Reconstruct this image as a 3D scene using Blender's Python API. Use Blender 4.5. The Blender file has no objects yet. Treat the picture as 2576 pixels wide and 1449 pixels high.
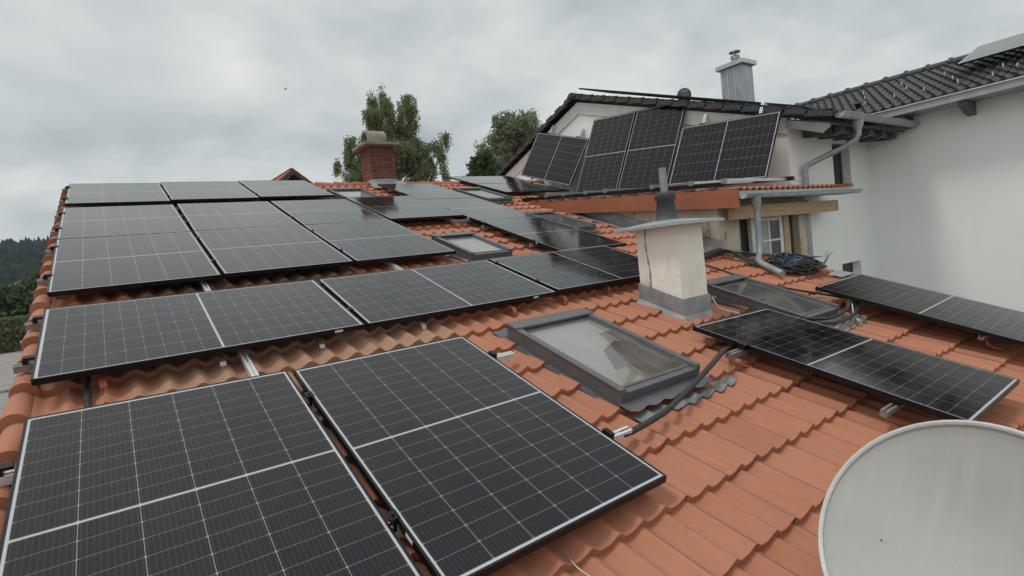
import bpy, bmesh, math, random
from mathutils import Vector, Matrix, noise as mnoise
random.seed(7)
SC = bpy.context.scene
COL = SC.collection
R_ = math.radians

# ------------------------------------------------------------------ camera, world, sun, exposure
CAM = Vector((0.457, -5.133, -0.129))
cd = bpy.data.cameras.new("camera"); cam = bpy.data.objects.new("camera", cd); COL.objects.link(cam)
rt = Vector((0.804, -0.584, -0.112)); dn = Vector((-0.124, 0.019, -0.992)); fw = Vector((0.581, 0.812, -0.057))
fw.normalize(); rt = (rt - fw * rt.dot(fw)).normalized(); up = rt.cross(fw)
M3 = Matrix((rt, up, -fw)).transposed()
cam.matrix_world = Matrix.Translation(CAM) @ M3.to_4x4()
cd.sensor_width = 36; cd.lens = 36 * 1351.4 / 2576; cd.clip_end = 6000; cd.clip_start = 0.02
SC.camera = cam
SC.view_settings.view_transform = 'Standard'
SC.view_settings.look = 'None'
SC.view_settings.exposure = 0.12
SC.view_settings.gamma = 1.0

SUN_DIR = Vector((-1.0, 0.22, 2.3)).normalized()      # towards the sun
sl = bpy.data.lights.new("sun", 'SUN'); sl.energy = 1.15; sl.angle = R_(12); sl.color = (1.0, .96, .90)
so = bpy.data.objects.new("sun", sl); COL.objects.link(so)
so.rotation_euler = (-SUN_DIR).to_track_quat('-Z', 'Y').to_euler()

SKY_OFF = (-5.1, -1.4, -4.71)
def world():
    w = bpy.data.worlds.new("World"); SC.world = w; w.use_nodes = True
    nt = w.node_tree; nt.nodes.clear(); N = nt.nodes.new; L = nt.links.new
    out = N('ShaderNodeOutputWorld')
    sky = N('ShaderNodeTexSky'); sky.sky_type = 'NISHITA'; sky.sun_disc = False
    sky.sun_elevation = math.asin(SUN_DIR.z); sky.sun_rotation = math.atan2(SUN_DIR.x, SUN_DIR.y)
    sky.air_density = 1.5; sky.dust_density = 3
    bg1 = N('ShaderNodeBackground'); bg1.inputs[1].default_value = 0.09; L(sky.outputs[0], bg1.inputs[0])
    tc = N('ShaderNodeTexCoord'); sp = N('ShaderNodeSeparateXYZ'); L(tc.outputs['Generated'], sp.inputs[0])
    def mth(op, a, b=None, clamp=False):
        n = N('ShaderNodeMath'); n.operation = op; n.use_clamp = clamp
        for i, v in enumerate((a, b)):
            if v is None: continue
            if isinstance(v, (int, float)): n.inputs[i].default_value = v
            else: L(v, n.inputs[i])
        return n.outputs[0]
    zc = mth('MAXIMUM', sp.outputs[2], 0.0)
    den = mth('ADD', zc, 0.30)
    cx = N('ShaderNodeCombineXYZ')
    L(mth('DIVIDE', sp.outputs[0], den), cx.inputs[0]); L(mth('DIVIDE', sp.outputs[1], den), cx.inputs[1])
    of = N('ShaderNodeVectorMath'); of.operation = 'ADD'; L(cx.outputs[0], of.inputs[0]); of.inputs[1].default_value = SKY_OFF
    n1 = N('ShaderNodeTexNoise'); n1.inputs['Scale'].default_value = 1.15; n1.inputs['Detail'].default_value = 7
    n1.inputs['Roughness'].default_value = .52; n1.inputs['Distortion'].default_value = .25; L(of.outputs[0], n1.inputs['Vector'])
    n2 = N('ShaderNodeTexNoise'); n2.inputs['Scale'].default_value = 2.5; n2.inputs['Detail'].default_value = 5
    n2.inputs['Roughness'].default_value = .5; L(of.outputs[0], n2.inputs['Vector'])
    f = mth('ADD', mth('MULTIPLY', n1.outputs[0], .62), mth('MULTIPLY', n2.outputs[0], .38))
    f = mth('ADD', mth('MULTIPLY', mth('SUBTRACT', f, .5), 1.3), .57)
    # darker bank of cloud towards the north west
    def bank(d, lo, hi, amt):
        v = Vector(d).normalized()
        vm = N('ShaderNodeVectorMath'); vm.operation = 'DOT_PRODUCT'; L(tc.outputs['Generated'], vm.inputs[0]); vm.inputs[1].default_value = v
        mr = N('ShaderNodeMapRange'); mr.interpolation_type = 'SMOOTHSTEP'; L(vm.outputs['Value'], mr.inputs[0])
        mr.inputs[1].default_value = lo; mr.inputs[2].default_value = hi; mr.inputs[3].default_value = 0; mr.inputs[4].default_value = amt
        return mr.outputs[0]
    bk = bank((-.25, 1.3, .22), .60, 1.0, .20)
    f = mth('SUBTRACT', f, bk)
    wob = mth('MULTIPLY', mth('SUBTRACT', n2.outputs[0], .35), 2.6, True)
    for d, lo, a in (((.035, 1.20, .47), .986, .15), ((-.29, 1.35, .43), .985, .16), ((.33, 1.07, .36), .994, .05)):
        f = mth('SUBTRACT', f, mth('MULTIPLY', bank(d, lo, .9995, a), wob))
    f = mth('SUBTRACT', f, bank((0, -.4, 1), .6, 1.0, .09))  # unseen sky overhead darkened to dim reflections in the near panels
    f = mth('SUBTRACT', f, bank((1.0, .55, .35), .5, 1.0, .19))
    f = mth('ADD', f, bank((-1.0, .1, 1.5), .35, 1.0, .10))  # added glow in unseen sky on the sun side, lifts the gable wall
    f = mth('SUBTRACT', f, bank((-.57, .5, .63), .72, .98, .30))  # unseen high sky darkened, added for darker reflections in the tilted panels
    f = mth('ADD', f, bank((-.1, .75, .66), .86, .995, .10))  # unseen sky above the view brightened to lift the panel row reflections
    cr = N('ShaderNodeValToRGB'); e = cr.color_ramp.elements
    e[0].position = .16; e[0].color = (.36, .405, .43, 1)
    e[1].position = .60; e[1].color = (.87, .88, .855, 1)
    m = e.new(.85); m.color = (1.05, 1.05, 1.0, 1)
    m = e.new(.32); m.color = (.55, .59, .595, 1)
    m = e.new(.46); m.color = (.74, .757, .737, 1)
    L(f, cr.inputs[0])
    bg2 = N('ShaderNodeBackground'); L(cr.outputs[0], bg2.inputs[0]); bg2.inputs[1].default_value = .97
    mx = N('ShaderNodeMixShader'); mx.inputs[0].default_value = .93
    L(bg1.outputs[0], mx.inputs[1]); L(bg2.outputs[0], mx.inputs[2]); L(mx.outputs[0], out.inputs[0])
world()

# ------------------------------------------------------------------ frames
PITCH = R_(18.166); CP, SP = math.cos(PITCH), math.sin(PITCH)
def P(u, v, n=0.0): return Vector((u, v * CP - n * SP, v * SP + n * CP))
ROOF_ROT = Matrix.Rotation(PITCH, 4, 'X')
def frame(o, ex, ey, ez=None):
    ex = Vector(ex).normalized(); ey = Vector(ey); ey = (ey - ex * ey.dot(ex)).normalized(); ez = ex.cross(ey)
    return Matrix.Translation(Vector(o)) @ Matrix((ex, ey, ez)).transposed().to_4x4()

# ------------------------------------------------------------------ mesh helper
class MB:
    def __init__(s): s.v = []; s.f = []; s.uv = {}; s.sm = set()
    def add(s, vs, fs, smooth=False):
        b = len(s.v); s.v += [tuple(x) for x in vs]
        for f in fs:
            if smooth: s.sm.add(len(s.f))
            s.f.append(tuple(b + i for i in f))
        return b
    def quad(s, a, b, c, d, uv=None, smooth=False):
        if uv: s.uv[len(s.f)] = uv
        s.add((a, b, c, d), ((0, 1, 2, 3),), smooth)
    def box(s, lo, hi):
        x0, y0, z0 = lo; x1, y1, z1 = hi
        if x0 > x1: x0, x1 = x1, x0
        if y0 > y1: y0, y1 = y1, y0
        if z0 > z1: z0, z1 = z1, z0
        s.add(((x0,y0,z0),(x1,y0,z0),(x1,y1,z0),(x0,y1,z0),(x0,y0,z1),(x1,y0,z1),(x1,y1,z1),(x0,y1,z1)),
              ((0,3,2,1),(4,5,6,7),(0,1,5,4),(1,2,6,5),(2,3,7,6),(3,0,4,7)))
        return s
    def bar(s, a, b, w, h, upv=(0, 0, 1)):
        """square bar from a to b, w wide, h tall along upv"""
        a = Vector(a); b = Vector(b); d = (b - a).normalized(); upv = Vector(upv)
        side = d.cross(upv).normalized(); u = side.cross(d).normalized()
        vs = []
        for p in (a, b):
            for sx, sy in ((-1,-1),(1,-1),(1,1),(-1,1)): vs.append(p + side * sx * w / 2 + u * sy * h / 2)
        s.add(vs, ((3,2,1,0),(4,5,6,7),(0,1,5,4),(1,2,6,5),(2,3,7,6),(3,0,4,7)))
        return s
    def prism(s, poly, a, b, upv=(0,0,1), closed=True, smooth=False):
        """extrude 2d poly (side, up) from a to b"""
        a = Vector(a); b = Vector(b); d = (b - a).normalized(); side = d.cross(Vector(upv)).normalized(); u = side.cross(d).normalized()
        n = len(poly); vs = [p + side * x + u * y for p in (a, b) for x, y in poly]
        fs = [(i, (i + 1) % n, n + (i + 1) % n, n + i) for i in range(n if closed else n - 1)]
        s.add(vs, fs, smooth)
        if closed: s.add(vs, (tuple(range(n))[::-1], tuple(range(n, 2 * n))))
        return s
    def poly(s, pts, off):
        """flat polygon extruded by vector off"""
        off = Vector(off); n = len(pts); vs = [Vector(p) for p in pts] + [Vector(p) + off for p in pts]
        s.add(vs, [tuple(range(n))[::-1], tuple(range(n, 2 * n))] + [(i, (i + 1) % n, n + (i + 1) % n, n + i) for i in range(n)])
        return s
    def tube(s, path, r, seg=8, cap=True, closed=False):
        path = [Vector(p) for p in path]; n = len(path); ref = None; rings = []
        rr = r if isinstance(r, (list, tuple)) else [r] * n
        for i, p in enumerate(path):
            if closed: d = (path[(i + 1) % n] - path[i - 1]).normalized()
            else: d = (path[min(i + 1, n - 1)] - path[max(i - 1, 0)]).normalized()
            if ref is None: ref = Vector((0, 0, 1)) if abs(d.z) < .9 else Vector((1, 0, 0))
            x = (ref - d * ref.dot(d)).normalized(); y = d.cross(x); ref = x
            rings.append([p + (x * math.cos(2 * math.pi * k / seg) + y * math.sin(2 * math.pi * k / seg)) * rr[i] for k in range(seg)])
        vs = [q for rg in rings for q in rg]; fs = []
        for i in range(n if closed else n - 1):
            j = (i + 1) % n
            for k in range(seg): fs.append((i * seg + k, i * seg + (k + 1) % seg, j * seg + (k + 1) % seg, j * seg + k))
        s.add(vs, fs, True)
        if cap and not closed: s.add(rings[0] + rings[-1], (tuple(range(seg))[::-1], tuple(range(seg, 2 * seg))))
        return s
    def lathe(s, prof, c, seg=24):
        vs = []; fs = []; n = len(prof)
        for k in range(seg):
            a = 2 * math.pi * k / seg
            for r, z in prof: vs.append((c[0] + r * math.cos(a), c[1] + r * math.sin(a), c[2] + z))
        for k in range(seg):
            j = (k + 1) % seg
            for i in range(n - 1): fs.append((k * n + i, j * n + i, j * n + i + 1, k * n + i + 1))
        s.add(vs, fs, True); return s
    def mesh(s, name):
        me = bpy.data.meshes.new(name); me.from_pydata(s.v, [], s.f)
        if s.uv:
            ul = me.uv_layers.new(name="UVMap")
            for fi, uvs in s.uv.items():
                p = me.polygons[fi]
                for k, li in enumerate(p.loop_indices): ul.data[li].uv = uvs[k]
        if s.sm:
            for i in s.sm: me.polygons[i].use_smooth = True
        me.update(); return me
    def build(s, name, m, parent=None, label=None):
        me = s.mesh(name); me.materials.append(m)
        return link(name, me, parent, label)
def link(name, me, parent=None, label=None):
    o = bpy.data.objects.new(name, me); COL.objects.link(o)
    if parent: o.parent = parent
    if label: o['label'] = label
    return o
def tag(o, label=None, cat=None, group=None, kind=None):
    if label: o['label'] = label
    if cat: o['category'] = cat
    if group: o['group'] = group
    if kind: o['kind'] = kind
    return o
def thing(name, label, cat, mat4=None, group=None):
    o = bpy.data.objects.new(name, None); COL.objects.link(o); o.empty_display_size = .1
    if mat4 is not None: o.matrix_world = mat4
    return tag(o, label, cat, group)
def roofmat(u=0, v=0, n=0): return Matrix.Translation(P(u, v, n)) @ ROOF_ROT
def node(name, parent, mat4=None):
    o = bpy.data.objects.new(name, None); COL.objects.link(o); o.parent = parent
    if mat4 is not None: o.matrix_local = mat4
    return o

# ------------------------------------------------------------------ materials
class NT:
    def __init__(s, name):
        s.m = bpy.data.materials.new(name); s.m.use_nodes = True; s.t = s.m.node_tree; s.t.nodes.clear()
        s.out = s.t.nodes.new('ShaderNodeOutputMaterial'); s.b = s.t.nodes.new('ShaderNodeBsdfPrincipled'); s.t.links.new(s.b.outputs[0], s.out.inputs[0])
    def n(s, t): return s.t.nodes.new(t)
    def l(s, a, b): s.t.links.new(a, b)
    def put(s, sock, v):
        if isinstance(v, bpy.types.NodeSocket): s.l(v, sock)
        else: sock.default_value = v
    def math(s, op, a, b=None, c=None, clamp=False):
        n = s.n('ShaderNodeMath'); n.operation = op; n.use_clamp = clamp
        for i, v in enumerate((a, b, c)):
            if v is not None: s.put(n.inputs[i], v)
        return n.outputs[0]
    def mix(s, f, a, b):
        n = s.n('ShaderNodeMix'); n.data_type = 'RGBA'; s.put(n.inputs[0], f); s.put(n.inputs[6], a); s.put(n.inputs[7], b); return n.outputs[2]
    def noise(s, vec, scale, detail=4, rough=.55, dist=0):
        n = s.n('ShaderNodeTexNoise'); n.inputs['Scale'].default_value = scale; n.inputs['Detail'].default_value = detail
        n.inputs['Roughness'].default_value = rough; n.inputs['Distortion'].default_value = dist
        if vec is not None: s.l(vec, n.inputs['Vector'])
        return n.outputs[0]
    def coord(s, k='Object'): return s.n('ShaderNodeTexCoord').outputs[k]
    def scalevec(s, v, sc):
        n = s.n('ShaderNodeMapping'); n.inputs['Scale'].default_value = sc; s.l(v, n.inputs['Vector']); return n.outputs[0]
    def rng(s, v, a, b, c=0., d=1.):
        n = s.n('ShaderNodeMapRange'); n.interpolation_type = 'SMOOTHSTEP'; s.put(n.inputs[0], v)
        for i, x in enumerate((a, b, c, d)): n.inputs[i + 1].default_value = x
        return n.outputs[0]
    def bump(s, h, st=.3, d=.01):
        n = s.n('ShaderNodeBump'); n.inputs['Strength'].default_value = st; n.inputs['Distance'].default_value = d; s.l(h, n.inputs['Height']); s.l(n.outputs[0], s.b.inputs['Normal'])
    def set(s, **k):
        for a, v in k.items(): s.put(s.b.inputs[{'base':'Base Color','rough':'Roughness','metal':'Metallic','ior':'IOR','spec':'Specular IOR Level','coat':'Coat Weight'}[a]], v)
        return s.m
def C(r, g, b): return (r, g, b, 1)
def simple(name, c1, c2, rough=.7, scale=6, metal=0, bump=.15, bd=.004, stretch=(1,1,1), detail=5, spec=.5):
    t = NT(name); v = t.scalevec(t.coord(), stretch)
    f = t.rng(t.noise(v, scale, detail), .3, .7)
    t.set(base=t.mix(f, C(*c1), C(*c2)), rough=rough, metal=metal, spec=spec)
    if bump: t.bump(t.noise(v, scale * 6, 4), bump, bd)
    return t.m

def tile_mat(name, base, alt, old, weather=None, rough=.75):
    t = NT(name); uv = t.n('ShaderNodeUVMap').outputs[0]
    fl = t.n('ShaderNodeVectorMath'); fl.operation = 'FLOOR'; t.l(uv, fl.inputs[0])
    wn = t.n('ShaderNodeTexWhiteNoise'); wn.noise_dimensions = '2D'; t.l(fl.outputs[0], wn.inputs['Vector'])
    oc = t.coord()
    n1 = t.noise(oc, 1.3, 3); n2 = t.noise(t.scalevec(oc, (14, 3, 14)), 2, 5, .6); n3 = t.noise(oc, 55, 3)
    f = t.math('ADD', t.math('MULTIPLY', wn.outputs[0], .55), t.math('MULTIPLY', t.rng(n2, .3, .7), .6))
    odd = t.math('GREATER_THAN', wn.outputs[0], .93)
    col = t.mix(f, C(*base), C(*alt))
    col = t.mix(t.math('MULTIPLY', t.rng(n3, .55, .75), .25), col, C(*old))
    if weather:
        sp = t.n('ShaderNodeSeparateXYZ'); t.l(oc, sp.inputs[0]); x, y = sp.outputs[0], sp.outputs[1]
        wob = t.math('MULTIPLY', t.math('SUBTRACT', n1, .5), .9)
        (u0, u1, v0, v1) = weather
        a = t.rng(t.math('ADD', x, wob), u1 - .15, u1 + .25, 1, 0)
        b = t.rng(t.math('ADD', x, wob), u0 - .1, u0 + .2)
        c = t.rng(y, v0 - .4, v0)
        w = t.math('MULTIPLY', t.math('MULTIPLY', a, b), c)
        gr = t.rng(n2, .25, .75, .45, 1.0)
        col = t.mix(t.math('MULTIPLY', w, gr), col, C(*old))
        dark_old = t.math('MULTIPLY', w, t.rng(t.math('ADD', y, wob), -.9, -.3)); col = t.mix(t.math('MULTIPLY', dark_old, t.rng(n2, .2, .8, .6, .95)), col, C(.135, .088, .062))  # old tiles turn darker brown further up the slope
    col = t.mix(t.math('MULTIPLY', odd, .22), col, C(alt[0] * .75, alt[1] * .72, alt[2] * .7))
    spk = t.rng(t.noise(oc, 38, 3, .5), .68, .74); col = t.mix(t.math('MULTIPLY', spk, .45), col, C(.16, .10, .07))
    moss = t.rng(t.noise(oc, 9, 5, .6), .62, .72)
    col = t.mix(t.math('MULTIPLY', moss, .35), col, C(base[0] * .45, base[1] * .55, base[2] * .6))
    t.set(base=col, rough=rough, spec=.3)
    t.bump(t.noise(oc, 160, 3), .2, .002)
    return t.m
M = {}
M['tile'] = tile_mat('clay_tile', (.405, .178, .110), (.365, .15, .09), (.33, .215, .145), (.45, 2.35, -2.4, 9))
M['tile2'] = tile_mat('dormer_clay_tile', (.42, .155, .09), (.35, .125, .07), (.28, .17, .115))
M['dark_tile'] = tile_mat('slate_grey_tile', (.075, .071, .073), (.052, .049, .052), (.12, .115, .11), rough=.5)
M['frame'] = simple('black_anodised', (.012, .012, .014), (.018, .018, .02), .38, 20, .6, 0)
M['alu'] = simple('mill_aluminium', (.72, .73, .74), (.62, .63, .64), .35, 30, .35, .05)
M['alu_dull'] = simple('weathered_aluminium', (.34, .33, .32), (.24, .23, .22), .5, 25, .6, .05)
M['steel'] = simple('stainless_steel', (.45, .43, .41), (.33, .31, .3), .42, 30, .8, .05)
M['zinc'] = simple('zinc_sheet', (.40, .43, .45), (.29, .32, .34), .45, 5, .45, .12, .003, (1, 1, .4))
M['zinc_light'] = simple('new_zinc_sheet', (.52, .56, .58), (.42, .45, .47), .36, 8, .5, .08)
M['lead'] = simple('lead_flashing', (.34, .36, .37), (.24, .255, .265), .5, 7, .3, .35, .006)
M['lead_ribbed'] = simple('pleated_lead', (.24, .265, .265), (.16, .18, .185), .5, 40, .3, .5, .006, (6, .3, 1))
M['skyframe'] = simple('grey_coated_aluminium', (.125, .128, .138), (.105, .108, .117), .42, 12, .2, .06)
M['white_plaster'] = simple('white_render', (.90, .90, .885), (.86, .858, .845), .9, 1.1, 0, .25, .004)
def render_mat():
    t = NT('white_rough_render'); oc = t.coord(); n = t.noise(oc, .7, 5, .6); st = t.rng(t.noise(t.scalevec(oc, (5, 5, .35)), 1.2, 5, .6), .52, .75); g = t.noise(oc, 70, 3, .7)
    col = t.mix(t.rng(n, .3, .7), C(.89, .905, .905), C(.855, .868, .865)); col = t.mix(t.math('MULTIPLY', st, .10), col, C(.55, .53, .49)); col = t.mix(t.math('MULTIPLY', t.rng(g, .5, .7), .10), col, C(.6, .59, .57))
    t.set(base=col, rough=.95, spec=.15); t.bump(g, .35, .006); return t.m
M['white_plaster'] = render_mat()
M['white_pvc'] = simple('white_pvc', (.72, .72, .70), (.64, .64, .62), .4, 5, 0, 0)
M['orange_board'] = simple('orange_painted_board', (.34, .122, .064), (.27, .092, .047), .55, 3, 0, .1, .002, (1, .3, 2))
M['hook_orange'] = simple('orange_painted_steel', (.45, .13, .06), (.36, .10, .05), .55, 20, 0, .05)
M['pine'] = simple('pine_timber', (.52, .385, .235), (.42, .29, .165), .65, 4, 0, .15, .002, (.4, 8, 8))
M['dark_wood'] = simple('dark_timber', (.07, .055, .04), (.04, .03, .024), .7, 6, 0, .2)
M['soffit'] = simple('grey_painted_timber', (.12, .12, .125), (.09, .09, .095), .6, 6, 0, .1)
M['far_dish'] = simple('grey_green_dish_paint', (.16, .175, .165), (.12, .13, .125), .6, 9, 0, .03)
M['light_grey'] = simple('light_grey_paint', (.36, .38, .39), (.31, .33, .34), .55, 6, 0, .05)
M['rubber'] = simple('black_rubber', (.014, .014, .016), (.022, .022, .024), .55, 30, 0, .1)
M['conduit'] = simple('corrugated_conduit', (.018, .018, .02), (.03, .03, .033), .5, 40, 0, .1)
M['grey_plastic'] = simple('slate_plastic', (.055, .06, .068), (.045, .05, .056), .6, 15, 0, .1)
M['vent'] = simple('vent_pipe_grey', (.33, .32, .30), (.24, .235, .22), .5, 14, .3, .05)
M['black'] = simple('dark_void', (.012, .011, .010), (.018, .016, .015), .6, 6, 0, 0)
M['concrete'] = simple('weathered_concrete', (.30, .27, .225), (.20, .18, .15), .9, 5, 0, .4, .006)
M['sticker'] = simple('white_label', (.7, .7, .7), (.6, .6, .6), .5, 60, 0, 0)
M['bark'] = simple('birch_bark', (.30, .28, .25), (.10, .09, .08), .85, 3, 0, .3, .01)
M['bark2'] = simple('brown_bark', (.10, .075, .055), (.06, .045, .035), .9, 4, 0, .3, .01)
M['leaf_birch'] = simple('birch_leaves', (.10, .135, .045), (.055, .085, .03), .6, .9, 0, 0, spec=.3)
M['leaf_willow'] = simple('willow_leaves', (.16, .19, .115), (.095, .125, .07), .65, .8, 0, 0, spec=.3)
M['leaf_dark'] = simple('dark_leaves', (.045, .075, .022), (.025, .042, .015), .65, .7, 0, 0, spec=.3)
M['hedge'] = simple('hedge_leaves', (.095, .11, .045), (.06, .075, .03), .7, .9, 0, .6, .05)
M['asphalt'] = simple('asphalt', (.27, .255, .235), (.21, .20, .19), .9, .5, 0, .2, .004)
M['kerb'] = simple('kerb_stone', (.30, .29, .27), (.22, .21, .2), .9, 3, 0, .2)
M['grass'] = simple('meadow', (.085, .10, .035), (.06, .07, .025), .9, .15, 0, .3, .03)
M['hillmat'] = simple('forest_floor', (.035, .048, .03), (.022, .032, .022), .9, .02, 0, .3, .2)
M['forest'] = simple('forest_trees', (.026, .040, .024), (.014, .022, .016), .85, .03, 0, 0, spec=.1)
M['paint'] = simple('road_paint', (.55, .55, .52), (.42, .42, .4), .8, 4, 0, .05)
M['blue_cable'] = simple('blue_cable', (.06, .16, .36), (.05, .12, .28), .5, 20, 0, 0)
M['red_cable'] = simple('red_cable', (.32, .03, .025), (.24, .02, .02), .5, 20, 0, 0)
M['cyan_cable'] = simple('light_blue_cable', (.08, .24, .34), (.08, .3, .42), .5, 20, 0, 0)
M['yellow_cable'] = simple('yellow_green_cable', (.34, .30, .06), (.25, .25, .05), .5, 20, 0, 0)
M['membrane'] = simple('grey_membrane', (.34, .30, .27), (.25, .22, .2), .6, 7, 0, .3, .01)
M['bird'] = simple('bird_plumage', (.03, .03, .03), (.05, .05, .05), .7, 30, 0, 0)

def panel_mat():
    """cells, busbars, white gaps; UV in metres, V along the long side (1.762)"""
    t = NT('pv_cells'); uv = t.n('ShaderNodeUVMap').outputs[0]
    sp = t.n('ShaderNodeSeparateXYZ'); t.l(uv, sp.inputs[0]); x, y = sp.outputs[0], sp.outputs[1]
    def line(coord, period, half):      # 1 near multiples of period
        f = t.math('FRACT', t.math('DIVIDE', coord, period))
        d = t.math('MULTIPLY', t.math('MINIMUM', f, t.math('SUBTRACT', 1.0, f)), period)
        return t.math('LESS_THAN', d, half), f
    xx = t.math('SUBTRACT', x, .021)
    lc, fx = line(xx, .182, .0012)
    yy = t.math('SUBTRACT', t.math('ABSOLUTE', t.math('SUBTRACT', y, .881)), .008)
    lr, fy = line(yy, .0942, .0011)
    cen = t.math('LESS_THAN', yy, -.0028)
    bx = t.math('MAXIMUM', t.math('LESS_THAN', x, .020), t.math('GREATER_THAN', x, 1.114))
    by = t.math('GREATER_THAN', t.math('ABSOLUTE', t.math('SUBTRACT', y, .881)), .857)
    white = t.math('MAXIMUM', t.math('MAXIMUM', cen, bx), by)
    wires, _ = line(t.math('SUBTRACT', xx, .0091), .0182, .00045)
    # small diamonds at cell corners
    dx = t.math('MULTIPLY', t.math('MINIMUM', fx, t.math('SUBTRACT', 1.0, fx)), .182)
    dy = t.math('MULTIPLY', t.math('MINIMUM', fy, t.math('SUBTRACT', 1.0, fy)), .0942)
    dia = t.math('LESS_THAN', t.math('ADD', dx, dy), .006)
    lines = t.math('MAXIMUM', lc, dia)
    oc = t.coord()
    cell = t.n('ShaderNodeTexWhiteNoise'); cell.noise_dimensions = '4D'
    fl = t.n('ShaderNodeCombineXYZ'); t.l(t.math('FLOOR', t.math('DIVIDE', xx, .182)), fl.inputs[0]); t.l(t.math('FLOOR', t.math('DIVIDE', yy, .0942)), fl.inputs[1])
    t.l(fl.outputs[0], cell.inputs['Vector']); oi = t.n('ShaderNodeObjectInfo'); t.l(oi.outputs['Random'], cell.inputs['W'])
    col = t.mix(cell.outputs[0], C(.0018, .0022, .0048), C(.0045, .0045, .0068))
    n1 = t.noise(t.scalevec(oc, (3, 1.2, 1)), 1.6, 4)
    col = t.mix(t.math('MULTIPLY', t.rng(n1, .45, .62), .6), col, C(.010, .0068, .0048))
    grit = t.noise(oc, 90, 3, .7)
    col = t.mix(t.math('MULTIPLY', t.rng(grit, .5, .72), .4), col, C(.018, .0175, .018))
    col = t.mix(t.math('MULTIPLY', wires, .20), col, C(.30, .30, .31))
    col = t.mix(t.math('MULTIPLY', lr, .55), col, C(.27, .28, .30))
    col = t.mix(t.math('MULTIPLY', lines, .72), col, C(.32, .33, .35))
    col = t.mix(white, col, C(.43, .44, .47))
    dirt = t.rng(t.noise(t.scalevec(oc, (1, .5, 1)), 2.2, 6, .65), .45, .8)
    col = t.mix(t.math('MULTIPLY', dirt, .007), col, C(.34, .31, .27))
    rg = t.rng(t.noise(oc, 3, 4), .3, .7, .065, .12)
    tn = t.noise(t.scalevec(oc, (4.5, 1.1, 1)), 1.5, 5, .6); mo = t.noise(oc, 24, 4, .7)
    tint = t.mix(t.rng(tn, .38, .62), C(.84, .93, 1.0), C(1.0, .90, .84)); tint = t.mix(t.math('MULTIPLY', cell.outputs[0], .35), tint, C(.72, .72, .86))
    tint = t.mix(t.math('MULTIPLY', t.rng(mo, .45, .7), .35), tint, C(.62, .62, .64))
    t.put(t.b.inputs['Specular Tint'], tint)
    t.set(base=col, rough=rg, ior=1.52, spec=.40)
    t.bump(t.noise(oc, 120, 2), .04, .0006)
    return t.m
M['pv'] = panel_mat()

def glass_mat(name, tint, mixf=.75, rough=.02):
    t = NT(name); tr = t.n('ShaderNodeBsdfTransparent'); tr.inputs[0].default_value = C(*tint)
    gl = t.n('ShaderNodeBsdfGlossy'); gl.inputs['Roughness'].default_value = rough; gl.inputs[0].default_value = C(.9, .92, .92)
    fr = t.n('ShaderNodeFresnel'); fr.inputs[0].default_value = 1.85
    oc = t.coord(); d = t.rng(t.noise(t.scalevec(oc, (1, .4, 1)), 5, 5), .3, .8, .14, .32)
    df = t.n('ShaderNodeBsdfDiffuse'); df.inputs[0].default_value = C(.45, .44, .41)
    m0 = t.n('ShaderNodeMixShader'); t.l(d, m0.inputs[0]); t.l(tr.outputs[0], m0.inputs[1]); t.l(df.outputs[0], m0.inputs[2])
    mx = t.n('ShaderNodeMixShader'); t.l(fr.outputs[0], mx.inputs[0]); t.l(m0.outputs[0], mx.inputs[1]); t.l(gl.outputs[0], mx.inputs[2])
    t.l(mx.outputs[0], t.out.inputs[0]); return t.m
M['glass'] = glass_mat('roof_window_glass', (.9, .93, .92))
M['glass_dark'] = simple('dark_glazing', (.012, .012, .014), (.02, .02, .022), .08, 4, 0, 0)

def leafy(name, c1, c2):
    t = NT(name); oc = t.coord(); n = t.rng(t.noise(oc, .9, 4), .3, .7); n2 = t.noise(oc, 9, 2)
    col = t.mix(n, C(*c1), C(*c2)); col = t.mix(t.math('MULTIPLY', t.rng(n2, .45, .75), .5), col, C(c1[0] * 1.5, c1[1] * 1.35, c1[2] * 1.3))
    t.set(base=col, rough=.55, spec=.35); tl = t.n('ShaderNodeBsdfTranslucent'); t.l(col, tl.inputs[0])
    mx = t.n('ShaderNodeMixShader'); mx.inputs[0].default_value = .38; t.l(t.b.outputs[0], mx.inputs[1]); t.l(tl.outputs[0], mx.inputs[2]); t.l(mx.outputs[0], t.out.inputs[0]); return t.m
M['leaf_birch'] = leafy('birch_foliage', (.20, .245, .115), (.13, .175, .078))
M['leaf_willow'] = leafy('willow_foliage', (.27, .31, .20), (.175, .215, .13))
M['leaf_dark'] = leafy('dark_foliage', (.095, .14, .055), (.055, .088, .034))
def stucco_mat():
    t = NT('stained_cream_render'); oc = t.coord(); sp = t.n('ShaderNodeSeparateXYZ'); t.l(oc, sp.inputs[0])
    n1 = t.noise(oc, 3.2, 5); n2 = t.noise(oc, 38, 4, .6); n3 = t.noise(t.scalevec(oc, (9, 9, 1.1)), 1.4, 5, .6)
    col = t.mix(t.rng(n1, .3, .7), C(.885, .85, .78), (.84, .80, .725, 1))
    st = t.rng(n3, .55, .74)
    col = t.mix(t.math('MULTIPLY', st, .16), col, C(.32, .28, .23))
    # grey algae patch low on the west corner, rust-grey streak beside it
    d = t.math('ADD', t.rng(sp.outputs[1], .24, .44), t.math('MULTIPLY', t.math('SUBTRACT', n1, .5), 1.2))
    low = t.rng(sp.outputs[2], .02, .5, 1, .08)
    pat = t.math('MULTIPLY', t.math('MULTIPLY', t.rng(d, .2, .75), low), t.rng(n2, .35, .6, .45, 1))
    col = t.mix(t.math('MULTIPLY', pat, .95), col, C(.14, .12, .10))
    t.set(base=col, rough=.92, spec=.2); t.bump(t.math('ADD', t.math('MULTIPLY', n2, .6), t.noise(oc, 14, 4)), .5, .012); return t.m
M['stucco'] = stucco_mat()
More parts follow.
